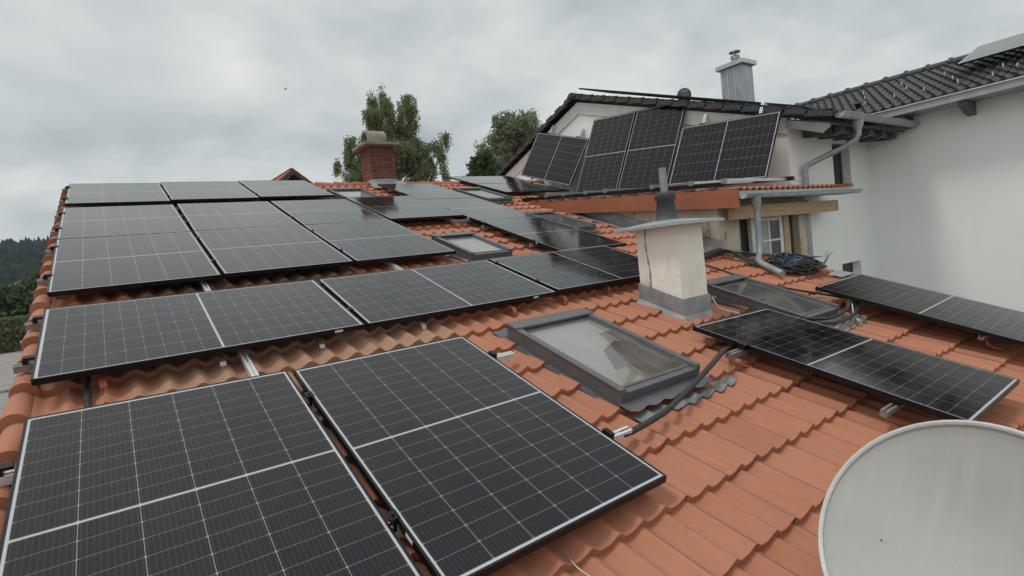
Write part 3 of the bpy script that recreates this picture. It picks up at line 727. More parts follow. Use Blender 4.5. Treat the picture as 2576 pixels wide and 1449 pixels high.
def dormer():
    m = MB(); tiles(m, 7.0, 10.42, 0, 4.25, lambda u, v: True, base=-.02, phase=0.0, step=.024, amp=.032, front=.028)
    r = m.build('dormer_roof', M['tile2'], house); r.matrix_local = DROT
    s = MB(); s.poly([(7.01, -1.12, .29), (7.01, 3.05, .73), (7.01, 3.05, .80), (7.01, -1.12, .37)], (3.4, 0, 0)); s.build('soffit', M['dark_wood'], house)
    f = MB(); f.poly([(6.965, -1.24, .175), (6.965, 2.42, .575), (6.965, 3.2, .83), (6.965, 3.2, .885), (6.965, -1.24, .415)], (.032, 0, 0))
    fb = f.build('fascia', M['orange_board'], house)
    for y in (-.9, -.05, .45, 1.1, 1.5, 2.0):
        sc = MB(); sc.box((6.961, y - .006, .30 + .108 * y), (6.965, y + .006, .312 + .108 * y)); sc.build('screw', M['alu'], fb)
    # walls
    w = MB(); w.poly([(7.15, -.78, -.75), (7.15, 3.0, .55), (7.15, 3.0, .75), (7.15, -.78, .33)], (.12, 0, 0)); w.build('cheek_wall', M['old_wall'], house)
    w = MB(); y = -.8
    def rect(x0, x1, z0, z1, yy=y, d=.14): w.box((x0, yy, z0), (x1, yy + d, z1))
    rect(7.151, 7.66, -1.2, .31, -.801); rect(7.66, 9.36, .13, .31); rect(9.36, 9.60, -1.2, .31, -.81, .2); rect(7.66, 8.93, -1.2, -.62)
    w.build('front_wall', M['old_wall'], house)
    # window with one open casement
    k = MB(); yf = -.765
    def fr(x0, x1, z0, z1): k.box((x0, yf, z0), (x1, yf + .06, z1))
    fr(7.662, 8.93, .045, .128); fr(7.662, 7.70, -.62, .045); fr(8.85, 8.93, -.62, .045); fr(8.03, 8.15, -.62, .045)
    win = k.build('window', M['white_pvc'], house)
    c = MB(); yc = -.79
    def cr(x0, x1, z0, z1, yy=yc): c.box((x0, yy, z0), (x1, yy + .045, z1))
    cr(8.15, 8.205, -.66, .035); cr(8.79, 8.85, -.66, .035); cr(8.205, 8.79, -.015, .035); cr(8.205, 8.79, -.66, -.60); cr(8.46, 8.50, -.60, -.015); cr(8.205, 8.46, -.33, -.30); cr(8.50, 8.79, -.33, -.30)
    c.build('casement', M['white_pvc'], win)
    g = MB(); g.box((8.50, yc + .015, -.60), (8.79, yc + .02, -.33)); g.box((8.50, yc + .015, -.30), (8.79, yc + .02, -.015)); g.build('pane', M['glass_dark'], win)
    g = MB(); g.box((8.205, yc + .015, -.60), (8.46, yc + .02, -.33)); g.box((8.205, yc + .015, -.30), (8.46, yc + .02, -.015)); g.build('pane', M['light_grey'], win, 'pale pane with a curtain behind it')
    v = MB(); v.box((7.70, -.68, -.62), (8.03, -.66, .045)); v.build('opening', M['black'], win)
    t = MB(); t.box((8.94, -.78, -1.2), (9.11, -.66, .13)); t.build('timber_post', M['pine'], house)
    t = MB(); t.box((9.112, -.70, -1.2), (9.36, -.68, .13)); t.build('dark_gap', M['dark_wood'], house)
    b = MB(); b.box((7.2, -1.03, .035), (10.25, -.93, .215)); b.build('timber_beam', M['pine'], house)
    b = MB(); b.box((10.251, -1.03, .035), (10.275, -.93, .215)); b.build('beam_end', M['dark_wood'], house)
    gg = gutter(6.99, 10.45, -1.29, .335, .055, 'gutter', house, 5)
    e = MB(); e.poly([(7.0, -1.235, .33), (7.0, -1.235, .392), (7.0, -1.225, .392), (7.0, -1.225, .33)], (3.35, 0, 0)); e.build('eaves_sheet', M['zinc_light'], gg)
    # downpipe: swan-necks down to the roof and runs out over the tiles
    px = 7.27; d = MB(); d.lathe([(.062, .30), (.06, .2), (.04, .14), (.04, .1)], (px, -1.30, 0), 16)
    pth = [(px, -1.30, .2), (px, -1.30, -.2), (px, -1.29, -.40)]
    e0 = P(6.96, -1.52, -.06); e1 = P(6.71, -1.98, -.065)
    for i in range(1, 6):
        t = i / 5; a = Vector((px, -1.29, -.44)); bq = Vector(e0).lerp(Vector(e1), .15)
        pth.append(a.lerp(Vector(e0), t) if t < 1 else bq)
    pth.append(e1)
    d.tube(pth, .038, 16); d.build('downpipe', M['zinc'], house)
    d = MB(); d.tube([(9.68, -.78, .25), (9.68, -.78, -1.6)], .062, 16); d.build('drain_pipe', M['zinc'], house)
    # lead soakers beside the cheek, sheet below the window
    l = MB()
    for v0_, v1_ in ((2.2, 1.2), (1.2, .2), (.2, -.9)):
        l.add([P(6.9, v0_, -.118), P(7.149, v0_, -.118), P(7.149, v1_, -.118), P(6.9, v1_, -.118), P(7.148, v0_, .05), P(7.148, v1_, .05)], ((3, 2, 1, 0), (1, 4, 5, 2)))
    l.build('soaker', M['lead'], house)
    a = MB(); a.add([P(7.12, -.86, -.105), P(7.25, -.9, -.10), P(7.95, -1.47, -.10), P(8.6, -1.62, -.12), (9.0, -.80, -.7), (7.6, -.805, -.50), (7.15, -.803, -.36)], ((0, 1, 2, 3, 4, 5, 6),)); a.build('apron', M['lead'], house)
    a = MB(); a.bar(P(6.55, -1.02, -.09), P(7.15, -.90, -.085), .1, .05, (0, -SP, CP)); a.build('trim', M['rubber'], house)
    mb = MB(); n = 8; vs = []
    for i in range(n + 1):
        for j in range(n + 1):
            u = i / n; v = j / n; vs.append((7.05 + .04 * math.sin(u * 9 + v * 4) - .1 * v, -.72 + .45 * u, -.28 + .25 * v + .1 * u + .03 * math.sin(v * 7)))
    mb.add(vs, [(i * (n + 1) + j, i * (n + 1) + j + 1, (i + 1) * (n + 1) + j + 1, (i + 1) * (n + 1) + j) for i in range(n) for j in range(n)], True); mb.build('membrane', M['membrane'], house)
    # sheet at the open roof edge on the right
    s = MB(); s.add([P(7.46, -2.17, -.10), P(7.80, -2.13, -.10), P(7.92, -2.30, -.10), P(7.48, -2.32, -.10)], ((3, 2, 1, 0),)); s.build('edge_sheet', M['zinc_light'], house)
dormer()

# ------------------------------------------------------------------ the white house next door
def wall_grid(m, o, ex, ez, W, H, holes, nrm, depth):
    """wall sheet o + ex*a + ez*b with rectangular recesses"""
    o, ex, ez, nrm = map(Vector, (o, ex, ez, nrm))
    xs = sorted({0, W, *[h[0] for h in holes], *[h[1] for h in holes]}); zs = sorted({0, H, *[h[2] for h in holes], *[h[3] for h in holes]})
    pt = lambda a, b, d=0: o + ex * a + ez * b - nrm * d
    for i in range(len(xs) - 1):
        for j in range(len(zs) - 1):
            a, b = (xs[i] + xs[i + 1]) / 2, (zs[j] + zs[j + 1]) / 2
            if any(h[0] < a < h[1] and h[2] < b < h[3] for h in holes): continue
            m.quad(pt(xs[i], zs[j]), pt(xs[i + 1], zs[j]), pt(xs[i + 1], zs[j + 1]), pt(xs[i], zs[j + 1]))
    for a, b, c, d in holes:
        m.quad(pt(a, c), pt(b, c), pt(b, c, depth), pt(a, c, depth)); m.quad(pt(b, c), pt(b, d), pt(b, d, depth), pt(b, c, depth))
        m.quad(pt(b, d), pt(a, d), pt(a, d, depth), pt(b, d, depth)); m.quad(pt(a, d), pt(a, c), pt(a, c, depth), pt(a, d, depth))
        m.quad(pt(a, c, depth), pt(b, c, depth), pt(b, d, depth), pt(a, d, depth))
WH = thing('white_house', 'white rendered house with dark grey roofs, gutters and a metal chimney behind the dormer', 'house', Matrix.Identity(4))
GS = .351; ga = math.atan(GS); GX = 9.44; YI = -.7; BX = 12.55; RY, RZ = 3.98, 3.38
def white_house():
    g = MB(); ze = RZ - .13 - (RY - YI) * GS; yb = RY + (RY - YI)
    g.poly([(GX, YI, -4.2), (GX, yb, -4.2), (GX, yb, ze), (GX, RY, RZ - .13), (GX, YI, ze)], (.3, 0, 0)); g.build('gable_wall', M['white_plaster'], WH)
    b = MB(); t = .035
    b.poly([(GX - t, YI - .02, ze - .26), (GX - t, RY, RZ - .13 - .26), (GX - t, yb, ze - .26), (GX - t, yb, ze), (GX - t, RY, RZ - .13), (GX - t, YI - .02, ze)], (t - .002, 0, 0)); b.build('verge_board', M['white_pvc'], WH)
    w = MB(); o = (GX + .3, YI, -4.2)
    wall_grid(w, o, (1, 0, 0), (0, 0, 1), BX - GX - .3, ze + 4.2, [(11.0 - GX - .3, 11.7 - GX - .3, .42 + 4.2, 1.29 + 4.2), (11.05 - GX - .3, 11.83 - GX - .3, -1.2 + 4.2, -.93 + 4.2)], (0, -1, 0), .2)
    w.build('wall', M['white_plaster'], WH)
    for (x0, x1, z0, z1) in ((11.0, 11.7, .42, 1.29), (11.05, 11.83, -1.2, -.93)):
        f = MB(); yy = YI + .14
        f.box((x0, yy, z0), (x0 + .05, yy + .035, z1)); f.box((x1 - .05, yy, z0), (x1, yy + .035, z1)); f.box((x0 + .05, yy, z1 - .05), (x1 - .05, yy + .035, z1)); f.box((x0 + .05, yy, z0), (x1 - .05, yy + .035, z0 + .05))
        win = f.build('window', M['skyframe'], WH); p = MB(); p.box((x0 + .05, yy + .012, z0 + .05), (x1 - .05, yy + .02, z1 - .05)); p.build('pane', M['glass_dark'], win)
    w = MB(); w.poly([(BX, YI, -4.2), (BX, -14, -4.2), (BX, -14, 1.93), (BX, YI, 1.93)], (.3, 0, 0)); w.build('long_wall', M['white_plaster'], WH)
    # gable roof, south slope then north slope
    ca, sa = math.cos(ga), math.sin(ga)
    L = (RY + 1.45) / ca
    r = MB(); tiles(r, 9.3, 15.0, 0, L, lambda u, v: True, base=-.02, phase=0, amp=.045, step=.045, front=.05, sub=8, gauge=.365, power=1.6)
    RFM = frame((0, -1.45, RZ - (RY + 1.45) * GS), (1, 0, 0), (0, ca, sa)); rf = r.build('roof', M['dark_tile'], WH); rf.matrix_local = RFM
    r = MB(); tiles(r, -15.0, -9.3, 0, L, lambda u, v: True, base=-.02, phase=0, amp=.045, step=.045, front=.05, sub=6, gauge=.365, power=1.6)
    rf2 = r.build('roof', M['dark_tile'], WH); rf2.matrix_local = frame((0, RY + (RY + 1.45), RZ - (RY + 1.45) * GS), (-1, 0, 0), (0, -ca, sa))
    # verge tiles: overlapping flanges stepping up both gable edges
    for parent in (rf, rf2):
        s = 1 if parent is rf else -1
        v = MB(); k = 0
        while k * .365 < L - .1:
            v0 = k * .365; x = 9.3 * s; e = x - .045 * s
            pts = [(e, v0 - .02, .052), (e, v0 + .375, .012), (e, v0 + .375, -.075), (e, v0 - .02, -.04)]
            v.poly(pts if s > 0 else pts[::-1], (.044 * s, 0, 0)); v.box((min(e, e + .13 * s), v0 - .021, .034), (max(e, e + .13 * s), v0 + .2, .054))
            k += 1
        v.build('verge_tiles', M['dark_tile'], parent)
    rd = MB(); x = 9.22
    while x < 15:
        rd.prism([(.13 * math.cos(math.pi * i / 8), .11 * math.sin(math.pi * i / 8)) for i in range(9)], (x, RY, RZ - .04), (x + .36, RY, RZ - .048)); x += .345
    rr = rd.build('ridge', M['dark_tile'], rf); rr.matrix_parent_inverse = RFM.inverted()
    # soffit boards and rafter ends of the south eave
    sf = MB(); z0 = RZ - (RY + 1.45) * GS
    sf.poly([(9.40, -1.36, z0 - .12), (9.40, YI - .002, ze - .03), (9.40, YI - .002, ze - .15), (9.40, -1.25, z0 - .24), (9.40, -1.36, z0 - .17)], (.04, 0, 0)); sf.build('barge_board', M['light_grey'], WH)
    sf = MB(); sf.poly([(9.45, -1.34, z0 - .085), (9.45, YI - .002, ze - .01), (9.45, YI - .002, ze - .045), (9.45, -1.34, z0 - .12)], (3.05, 0, 0)); sf.build('soffit', M['soffit'], WH)
    for i in range(5):
        x = 9.95 + .55 * i; f = MB(); f.poly([(x, -1.30, z0 - .125), (x, YI - .004, ze - .05), (x, YI - .004, ze - .30), (x, -1.18, z0 - .24), (x, -1.30, z0 - .2)], (.10, 0, 0)); f.build('rafter', M['soffit'], WH)
    f = MB(); f.box((9.95, -1.20, z0 - .20), (12.5, -1.17, z0 - .10)); f.build('eaves_board', M['soffit'], WH)
    gt = gutter(9.42, 12.52, -1.50, 1.475, .075, 'gutter', WH, 6)
    # swan-neck downpipe
    d = MB(); z_ = 1.40
    d.lathe([(.085, z_ + .01), (.08, z_ - .06), (.05, z_ - .13), (.05, z_ - .16)], (10.15, -1.46, 0), 16)
    pth = [(10.15, -1.46, z_ - .1), (10.15, -1.46, 1.20), (10.14, -1.42, 1.12), (10.08, -1.28, 1.04), (9.86, -.92, .88), (9.79, -.80, .82), (9.77, -.78, .75), (9.77, -.78, .45)]
    d.tube(pth, .045, 16); d.build('downpipe', M['zinc'], WH)
    # long wing roof facing us
    a2 = math.atan(.361); c2, s2 = math.cos(a2), math.sin(a2); L2 = 3.1 / c2
    def keep(u, v):
        X = 12.0 + v * c2; Z = 1.78 + v * s2; Y = -u
        return Z > RZ - (RY - Y) * GS - .03
    r = MB(); tiles(r, -3.0, 9.0, 0, L2, keep, base=-.03, phase=0, amp=.05, step=.035, front=.045, sub=8, gauge=.345, power=1.5)
    wing = r.build('roof', M['dark_tile'], WH); WGM = frame((12.0, 0, 1.78), (0, -1, 0), (c2, 0, s2)); wing.matrix_local = WGM
    rd = MB(); y = 2.2
    while y > -9:
        rd.prism([(.12 * math.cos(math.pi * i / 8), .10 * math.sin(math.pi * i / 8)) for i in range(9)], (15.1, y, 2.89), (15.1, y - .36, 2.882)); rd.prism([(.135 * math.cos(math.pi * i / 8), .125 * math.sin(math.pi * i / 8)) for i in range(9)], (15.1, y, 2.89), (15.1, y - .05, 2.89)); y -= .40
    q = rd.build('ridge', M['dark_tile'], wing); q.matrix_parent_inverse = WGM.inverted()
    bs = MB(); bs.add([(15.1, 2, 2.86), (15.1, -9, 2.86), (18.3, -9, 1.7), (18.3, 2, 1.7)], ((0, 1, 2, 3),)); bs.build('back_slope', M['dark_tile'], WH)
    f = MB(); f.box((11.99, -9, 1.62), (12.02, -.85, 1.735)); f.build('eaves_board', M['light_grey'], WH)
    f = MB(); f.box((12.02, -9, 1.62), (12.55, -.8, 1.645)); f.build('soffit', M['light_grey'], WH)
    f = MB(); f.box((11.965, -9, 1.735), (11.99, -.85, 1.758)); f.build('eaves_trim', M['zinc_light'], WH)
    for y in (-1.35, -2.25, -3.15):
        p = MB(); p.poly([(12.06, y, 1.618), (12.548, y, 1.618), (12.548, y, 1.40), (12.30, y, 1.44), (12.06, y, 1.54)], (0, -.12, 0)); p.build('purlin_end', M['soffit'], WH)
    sg = [(13.57, -1.72), (12.93, -1.99), (12.44, -2.18), (13.77, -.95), (13.16, -1.22), (12.55, -1.67), (12.67, -1.17), (12.27, -2.67), (12.79, -2.7), (12.5, -2.93), (13.96, -.19), (13.35, -.43), (12.75, -.65)]
    for X, Y in sg:
        v = (X - 12) / c2; s = MB(); s.tube([(-Y, v + .06, .0), (-Y, v + .05, .085), (-Y, v - .0, .105), (-Y, v - .03, .05)], .010, 6); s.build('snow_guard', M['zinc'], wing)
    v = MB(); v.lathe([(.05, 0), (.05, .1), (.07, .1), (.07, .13), (0, .15)], (.55, .7, .0), 14); v.build('vent', M['rubber'], wing)
    # metal clad chimney on the gable roof
    m = MB(); m.box((13.0, 2.0, 2.2), (13.48, 2.56, 3.86)); ch = m.build('chimney', M['zinc'], rf, 'metal clad square chimney with a round steel cowl'); ch.matrix_parent_inverse = RFM.inverted()
    def sub(mb, nm, mt):
        o = mb.build(nm, M[mt], ch); return o
    s = MB()
    for y in (2.19, 2.37): s.box((12.985, y - .012, 2.2), (13.0, y + .012, 3.86))
    sub(s, 'seam', 'zinc_light')
    c = MB(); c.box((12.92, 1.92, 3.861), (13.56, 2.64, 3.96)); sub(c, 'cap', 'zinc_light')
    c = MB(); c.lathe([(.11, 3.96), (.085, 4.0), (.085, 4.10), (.11, 4.105), (.11, 4.125), (.085, 4.13), (.085, 4.155), (.10, 4.16)], (13.24, 2.28, 0), 20); c.lathe([(.13, 4.24), (.14, 4.25), (.10, 4.285), (0, 4.30)], (13.24, 2.28, 0), 20); c.lathe([(.13, 4.24), (0, 4.25)], (13.24, 2.28, 0), 20)
    for k in range(4):
        a = k * math.pi / 2 + .4; c.bar((13.24 + .095 * math.cos(a), 2.28 + .095 * math.sin(a), 4.15), (13.24 + .11 * math.cos(a), 2.28 + .11 * math.sin(a), 4.25), .02, .006, (math.cos(a), math.sin(a), 0))
    sub(c, 'cowl', 'steel')
white_house()

# ------------------------------------------------------------------ solar panels
PCACHE = {}
def panel_meshes(w, h, land):
    key = (w, h, land)
    if key in PCACHE: return PCACHE[key]
    d, t, lip = .035, .0, .0105
    m = MB()
    m.box((0, 0, -d), (lip, h, t)); m.box((w - lip, 0, -d), (w, h, t)); m.box((lip, 0, -d), (w - lip, lip, t)); m.box((lip, h - lip, -d), (w - lip, h, t))
    fm = m.mesh('frame'); fm.materials.append(M['frame'])
    s = MB(); zt = -.002
    def uvf(x, y):
        if land: return (y / h * 1.134, x / w * 1.762)
        return (x / w * 1.134, y / h * 1.762)
    q = [(lip, lip), (w - lip, lip), (w - lip, h - lip), (lip, h - lip)]
    s.quad(*[(x, y, zt) for x, y in q], uv=[uvf(x, y) for x, y in q])
    b = [(x, y, zt - .006) for x, y in q][::-1]; s.quad(*b, uv=[(0, 0)] * 4)
    sm = s.mesh('cell_sheet'); sm.materials.append(M['pv'])
    PCACHE[key] = (fm, sm); return PCACHE[key]
def panel(label, mat4, w, h, land, group, stick=None):
    fm, sm = panel_meshes(w, h, land)
    o = thing('solar_panel', label, 'solar panel', mat4, group)
    link('frame', fm, o); link('cell_sheet', sm, o)
    if stick:
        b = MB()
        for (x, y, ax) in stick:
            if ax == 'b': b.box((x, y - .0015, -.026), (x + .055, y, -.010))
            else: b.box((x - .0015, y, -.026), (x, y + .055, -.010))
        b.build('sticker', M['sticker'], o)
    return o
def rp(q):
    u, v, n, rz, rx, ry = q
    rot = Vector((rx, ry, rz)); a = rot.length
    R = Matrix.Rotation(a, 4, rot.normalized()) if a > 1e-6 else Matrix.Identity(4)
    return Matrix.Translation(P(u, v, n)) @ ROOF_ROT @ R
W_, H_, H3, HC = 1.134, 1.762, 1.712, 1.80
G1 = 'solar panels lying on the orange tile roof'
G2 = 'tilted solar panels standing on the dormer roof'
roofp = [
 ('upright solar panel filling the lower left corner of the photo, nearest to the viewer', (.018, -3.70, -.004, -.0015, -.001, .02), W_, H_, 0, None),
 ('upright solar panel beside the front left one, its corner reaching towards the satellite dish', (1.185, -3.755, -.0115, .0033, .001, .003), W_, H_, 0, [(.0, .25, 'l')]),
 ('lengthwise solar panel at the left roof edge, behind the front left panel', (.018, -1.565, .016, .004, -.003, .0054), H_, W_, 1, [(1.55, 0, 'b')]),
 ('middle panel of the lengthwise row of three behind the front pair', (1.82, -1.516, -.0118, -.0033, 0, -.0025), H_, W_, 1, [(1.5, 0, 'b')]),
 ('lengthwise solar panel whose right end is hidden behind the cream plaster chimney', (3.633, -1.487, -.008, .004, 0, -.001), H_, W_, 1, None),
 ('grey sheened panel at the left roof edge, lower row of the six panel block', (.002, .002, -.006, .0074, .0026, -.003), W_, H3, 0, None),
 ('middle panel of the lower row in the six panel block', (1.159, .015, 0, .008, .004, 0), W_, H3, 0, None),
 ('right panel in the lower row of the six panel block, beside the small roof window', (2.323, .023, -.002, .010, .004, 0), W_, H3, 0, None),
 ('grey sheened panel at the left roof edge, upper row of the six panel block', (-.0105, 1.737, -.003, .003, -.001, -.0025), W_, H3, 0, None),
 ('middle panel of the upper row in the six panel block', (1.1485, 1.753, .004, -.008, -.001, -.001), W_, H3, 0, None),
 ('right panel in the upper row of the six panel block', (2.33, 1.80, -.006, -.008, .001, 0), W_, H3, 0, None),
 ('topmost panel at the left end of the ridge row', (-.013, 3.785, -.012, -.002, 0, -.001), W_, H3, 0, None),
 ('ridge row panel between the two other topmost panels, below open sky', (1.136, 3.825, -.003, -.0025, 0, -.001), W_, H3, 0, None),
 ('right panel of the ridge row, in front of the small timber gable', (2.305, 3.91, -.005, 0, .0016, 0), W_, H3, 0, None),
 ('single panel mirroring the brick chimney, left of the slanting column of three', (3.478, 1.80, .010, -.004, 0, -.001), W_, H_, 0, None),
 ('lowest panel of the slanting column of three, mirroring the white gable', (4.66, -.355, -.006, -.004, .001, -.001), W_, HC, 0, [(.0, .45, 'l')]),
 ('middle panel of the slanting column of three between two roof windows', (4.668, 1.46, -.006, .004, 0, 0), W_, HC, 0, [(.0, .25, 'l')]),
 ('uppermost panel of the slanting column of three, just right of the brick chimney', (4.672, 3.275, -.006, 0, 0, 0), W_, HC, 0, None),
 ('blue black panel between the cream plaster chimney and the satellite dish', (4.061, -4.407, .082, .014, -.049, .027), W_, H_, 0, None),
 ('dark panel at the right edge of the roof against the white house wall', (6.151, -4.392, .072, .042, -.009, .004), W_, H_, 0, [(.0, .05, 'l')])]
for lab, q, w, h, ld, st in roofp: panel(lab, rp(q), w, h, bool(ld), G1, st)
panel('lower of two stacked panels below the left tilted panel, at the top of the dormer', rp((6.967, 3.968, -.038, .029, .004, -.002)), H_, 1.138, True, G1)
panel('upper of two stacked panels below the left tilted panel, touching the ridge tiles', rp((6.967 - 1.145 * .029, 3.968 + 1.147, -.038 + .004 * 1.147, .029, .004, -.002)), H_, 1.138, True, G1)
def tilt(bl, yaw, tl, roll):
    yaw, tl, roll = map(R_, (yaw, tl, roll)); ex = Vector((math.cos(yaw), math.sin(yaw), 0)); nh = Vector((math.sin(yaw), -math.cos(yaw), 0))
    ey = Vector((0, 0, 1)) * math.cos(tl) - nh * math.sin(tl)
    return frame(bl, ex * math.cos(roll) + ey * math.sin(roll), -ex * math.sin(roll) + ey * math.cos(roll))
TILT = [('small lengthwise tilted panel, farthest left below the dark gable roof', (8.78, 5.583, 1.878), (-80.9, 20.9, -19.7), 1),
        ('tall upright tilted panel, left one of the standing pair', (8.631, 3.541, 1.065), (-84.2, 22., -6.5), 0),
        ('tall upright tilted panel, right one of the standing pair behind the flue pipe', (8.66, 2.356, .933), (-83.9, 21.7, -7.2), 0),
        ('lengthwise tilted panel at the right, next to the house corner and swan neck downpipe', (8.604, 1.068, .846), (-83.6, 23.5, -6.6), 1)]
TM = []
for lab, bl, an, ld in TILT:
    m4 = tilt(bl, *an); TM.append(m4)
    panel(lab, m4, H_ if ld else W_, W_ if ld else H_, bool(ld), G2)
# panels on the white house roofs
ca, sa = math.cos(ga), math.sin(ga)
for j in range(3):
    panel('thin dark edged panel above the grey gable verge, ' + ('lowest', 'middle', 'highest')[j] + ' of three', frame((9.9, -.576 + 1.65 * j, 1.90 + .374 * 1.65 * j), (1, 0, 0), (0, 1, .374)), W_, H_, False, 'solar panels on the dark grey gable roof')
a2 = math.atan(.361)
panel('sky reflecting panel on the dark grey roof in the upper right photo corner', frame((13.13, -2.0, 2.44), (0, -1, 0), (math.cos(a2), 0, math.sin(a2))), H_, 1.5, True, None)

# ------------------------------------------------------------------ rails, hooks, clamps
def profile(w=.04, h=.04):
    g = w * .16
    return [(-w/2, -h/2), (w/2, -h/2), (w/2, h/2), (g, h/2), (g, h*.15), (-g, h*.15), (-g, h/2), (-w/2, h/2)]
def rail(label, a, b, mat='alu', group='rails carrying the roof panels', clamps=(), hooks=(), endcap=True, n=-.056, space='roof', hookmat='hook_orange'):
    """a, b: (u, v) ends on the roof; children are clamps and roof hooks"""
    A = Vector((a[0], a[1], 0)); B = Vector((b[0], b[1], 0))
    o = thing('mounting_rail', label, 'rail', roofmat(0, 0, n), group)
    m = MB(); m.prism(profile(), A, B); m.build('profile', M[mat], o)
    d = (B - A).normalized()
    for (u, v) in clamps:
        c = MB(); c.box((u - .008, v - .025, .0), (u + .008, v + .025, -n + .002)); c.box((u - .02, v - .025, -n + .002), (u + .02, v + .025, -n + .006)); c.lathe([(0, -n + .014), (.007, -n + .013), (.007, -n + .008)], (u, v, 0), 8); c.build('clamp', M['frame'], o)
    for (u, v, mt) in hooks:
        c = MB(); z0 = -.055
        pts = [(v + .10, -.022), (v + .02, -.024), (v + .0, -.03), (v - .012, -.05), (v - .012, -.085), (v + .0, -.10), (v + .1, -.105)]
        th = .006
        vs = []
        for (vv, z) in pts: vs += [(u - .016, vv, z), (u + .016, vv, z), (u + .016, vv, z - th if abs(z) > 0 else z), (u - .016, vv, z - th)]
        k = len(pts)
        for i in range(k - 1):
            a0 = Vector((u, pts[i][0], pts[i][1])); b0 = Vector((u, pts[i + 1][0], pts[i + 1][1])); c.bar(a0, b0 + (b0 - a0).normalized() * .004, .034, .007, (0, .3, 1) if abs((b0 - a0).normalized().z) < .9 else (0, 1, 0))
        c.build('roof_hook', M[mt], o)
    return o
def endbits(o, u, v, n=-.056):   # bright open end with black end clamp at the left edge
    c = MB(); c.box((u - .01, v - .016, .02), (u + .015, v + .016, .046)); c.box((u - .005, v - .02, .046), (u + .05, v + .02, .06)); c.build('clamp', M['frame'], o)
S = 1.156
R = []
R.append(rail('upper of two bright rails sticking out right of the front panel pair', (-.085, -2.33), (2.50, -2.33), clamps=[(1.168, -2.33)]))
R.append(rail('lower bright rail right of the front panel pair, where the black conduit starts', (-.085, -3.37), (2.50, -3.37), clamps=[(1.168, -3.37)]))
R.append(rail('rail under the lower edge of the lengthwise panel row', (-.085, -1.215), (5.42, -1.20), 'alu_dull', clamps=[(1.80, -1.215), (3.607, -1.2)],
     hooks=[(.30, -1.53, 'hook_orange'), (.885, -1.54, 'steel'), (1.48, -1.55, 'steel'), (2.24, -1.555, 'steel'), (3.09, -1.555, 'hook_orange'), (3.70, -1.52, 'hook_orange'), (4.33, -1.46, 'hook_orange')]))
R.append(rail('rail under the upper edge of the lengthwise panel row', (-.085, -.545), (5.42, -.53), 'alu_dull', clamps=[(1.80, -.545), (3.607, -.53)]))
for v, lab in ((.465, 'lowest rail under the six panel block'), (1.42, 'second lowest rail under the six panel block'), (2.25, 'second highest rail under the six panel block'), (3.10, 'highest rail under the six panel block')):
    R.append(rail(lab, (-.085, v), (3.46 if v < 2 else 4.66, v), 'alu_dull', clamps=[(1.147, v), (2.32, v)]))
for v, lab in ((4.15, 'lower rail under the ridge row of panels'), (5.15, 'upper rail under the ridge row of panels')):
    R.append(rail(lab, (-.085, v), (3.46, v), 'alu_dull', clamps=[(1.13, v), (2.29, v)]))
for o, v in zip(R, (-2.33, -3.37, -1.215, -.545, .465, 1.42, 2.25, 3.10, 4.15, 5.15)): endbits(o, -.035, v)
for o, v in ((R[0], -2.33), (R[1], -3.37)):
    c = MB(); c.box((2.322, v - .03, -.0), (2.35, v + .03, .052)); c.build('clamp', M['frame'], o)
rail('bright rail running up the slope, left one, seen in both gaps between panel rows', (1.01, -3.6), (1.01, 3.3), 'alu', n=-.1)
rail('bright rail running up the slope, right one, seen just above the lengthwise row', (2.715, -.9), (2.715, 3.3), 'alu', n=-.1)
rail('dull rail end standing out below the panel that mirrors the brick chimney', (4.38, 1.70), (5.75, 1.72), 'alu_dull', hooks=[(4.42, 1.585, 'hook_orange')], n=-.06)
for v, lab, hk in ((1.255, 'rail end beside the small roof window, upper one under the slanting column', (4.70, .93)), (.155, 'rail end beside the small roof window, lower one under the slanting column', (4.74, -.15)), (2.3, 'rail under the middle panel of the slanting column', None), (3.9, 'rail under the uppermost panel of the slanting column', None)):
    rail(lab, (4.60, v), (5.84, v), 'alu_dull', hooks=[(*hk, 'hook_orange')] if hk else [], n=-.06, clamps=[(4.645, v)])
def srail(label, u0, u1, v, n, hook):
    o = rail(label, (u0 + .05, v), (u1, v), 'alu_dull', n=n - .056)
    c = MB(); c.box((u0 + .20, v - .03, .02), (u0 + .27, v + .03, .062)); c.build('clamp', M['frame'], o)
    c = MB(); c.tube([(hook[0] - .14, hook[1] + .06, -.02), (hook[0] - .12, hook[1] + .055, -.055), (hook[0] - .02, hook[1] + .01, -.09), (hook[0] + .05, hook[1] - .02, -.105), (hook[0] + .075, hook[1] - .03, -.13), (hook[0] + .05, hook[1] - .02, -.165)], .011, 8); c.build('roof_hook', M['hook_orange'], o)
srail('profile rail ending at the left edge of the blue black panel where the conduit arrives', 3.80, 5.2, -3.085, .018, (4.02, -3.14))
srail('profile rail ending below the blue black panel, close to the satellite dish', 3.86, 5.2, -4.05, .046, (4.10, -4.10))
srail('profile rail ending among black cables at the panel against the white wall', 6.03, 7.45, -2.96, .05, (6.2, -3.02))
srail('profile rail ending below the panel against the white wall, near the right photo edge', 6.14, 7.45, -3.96, .05, (6.36, -4.06))
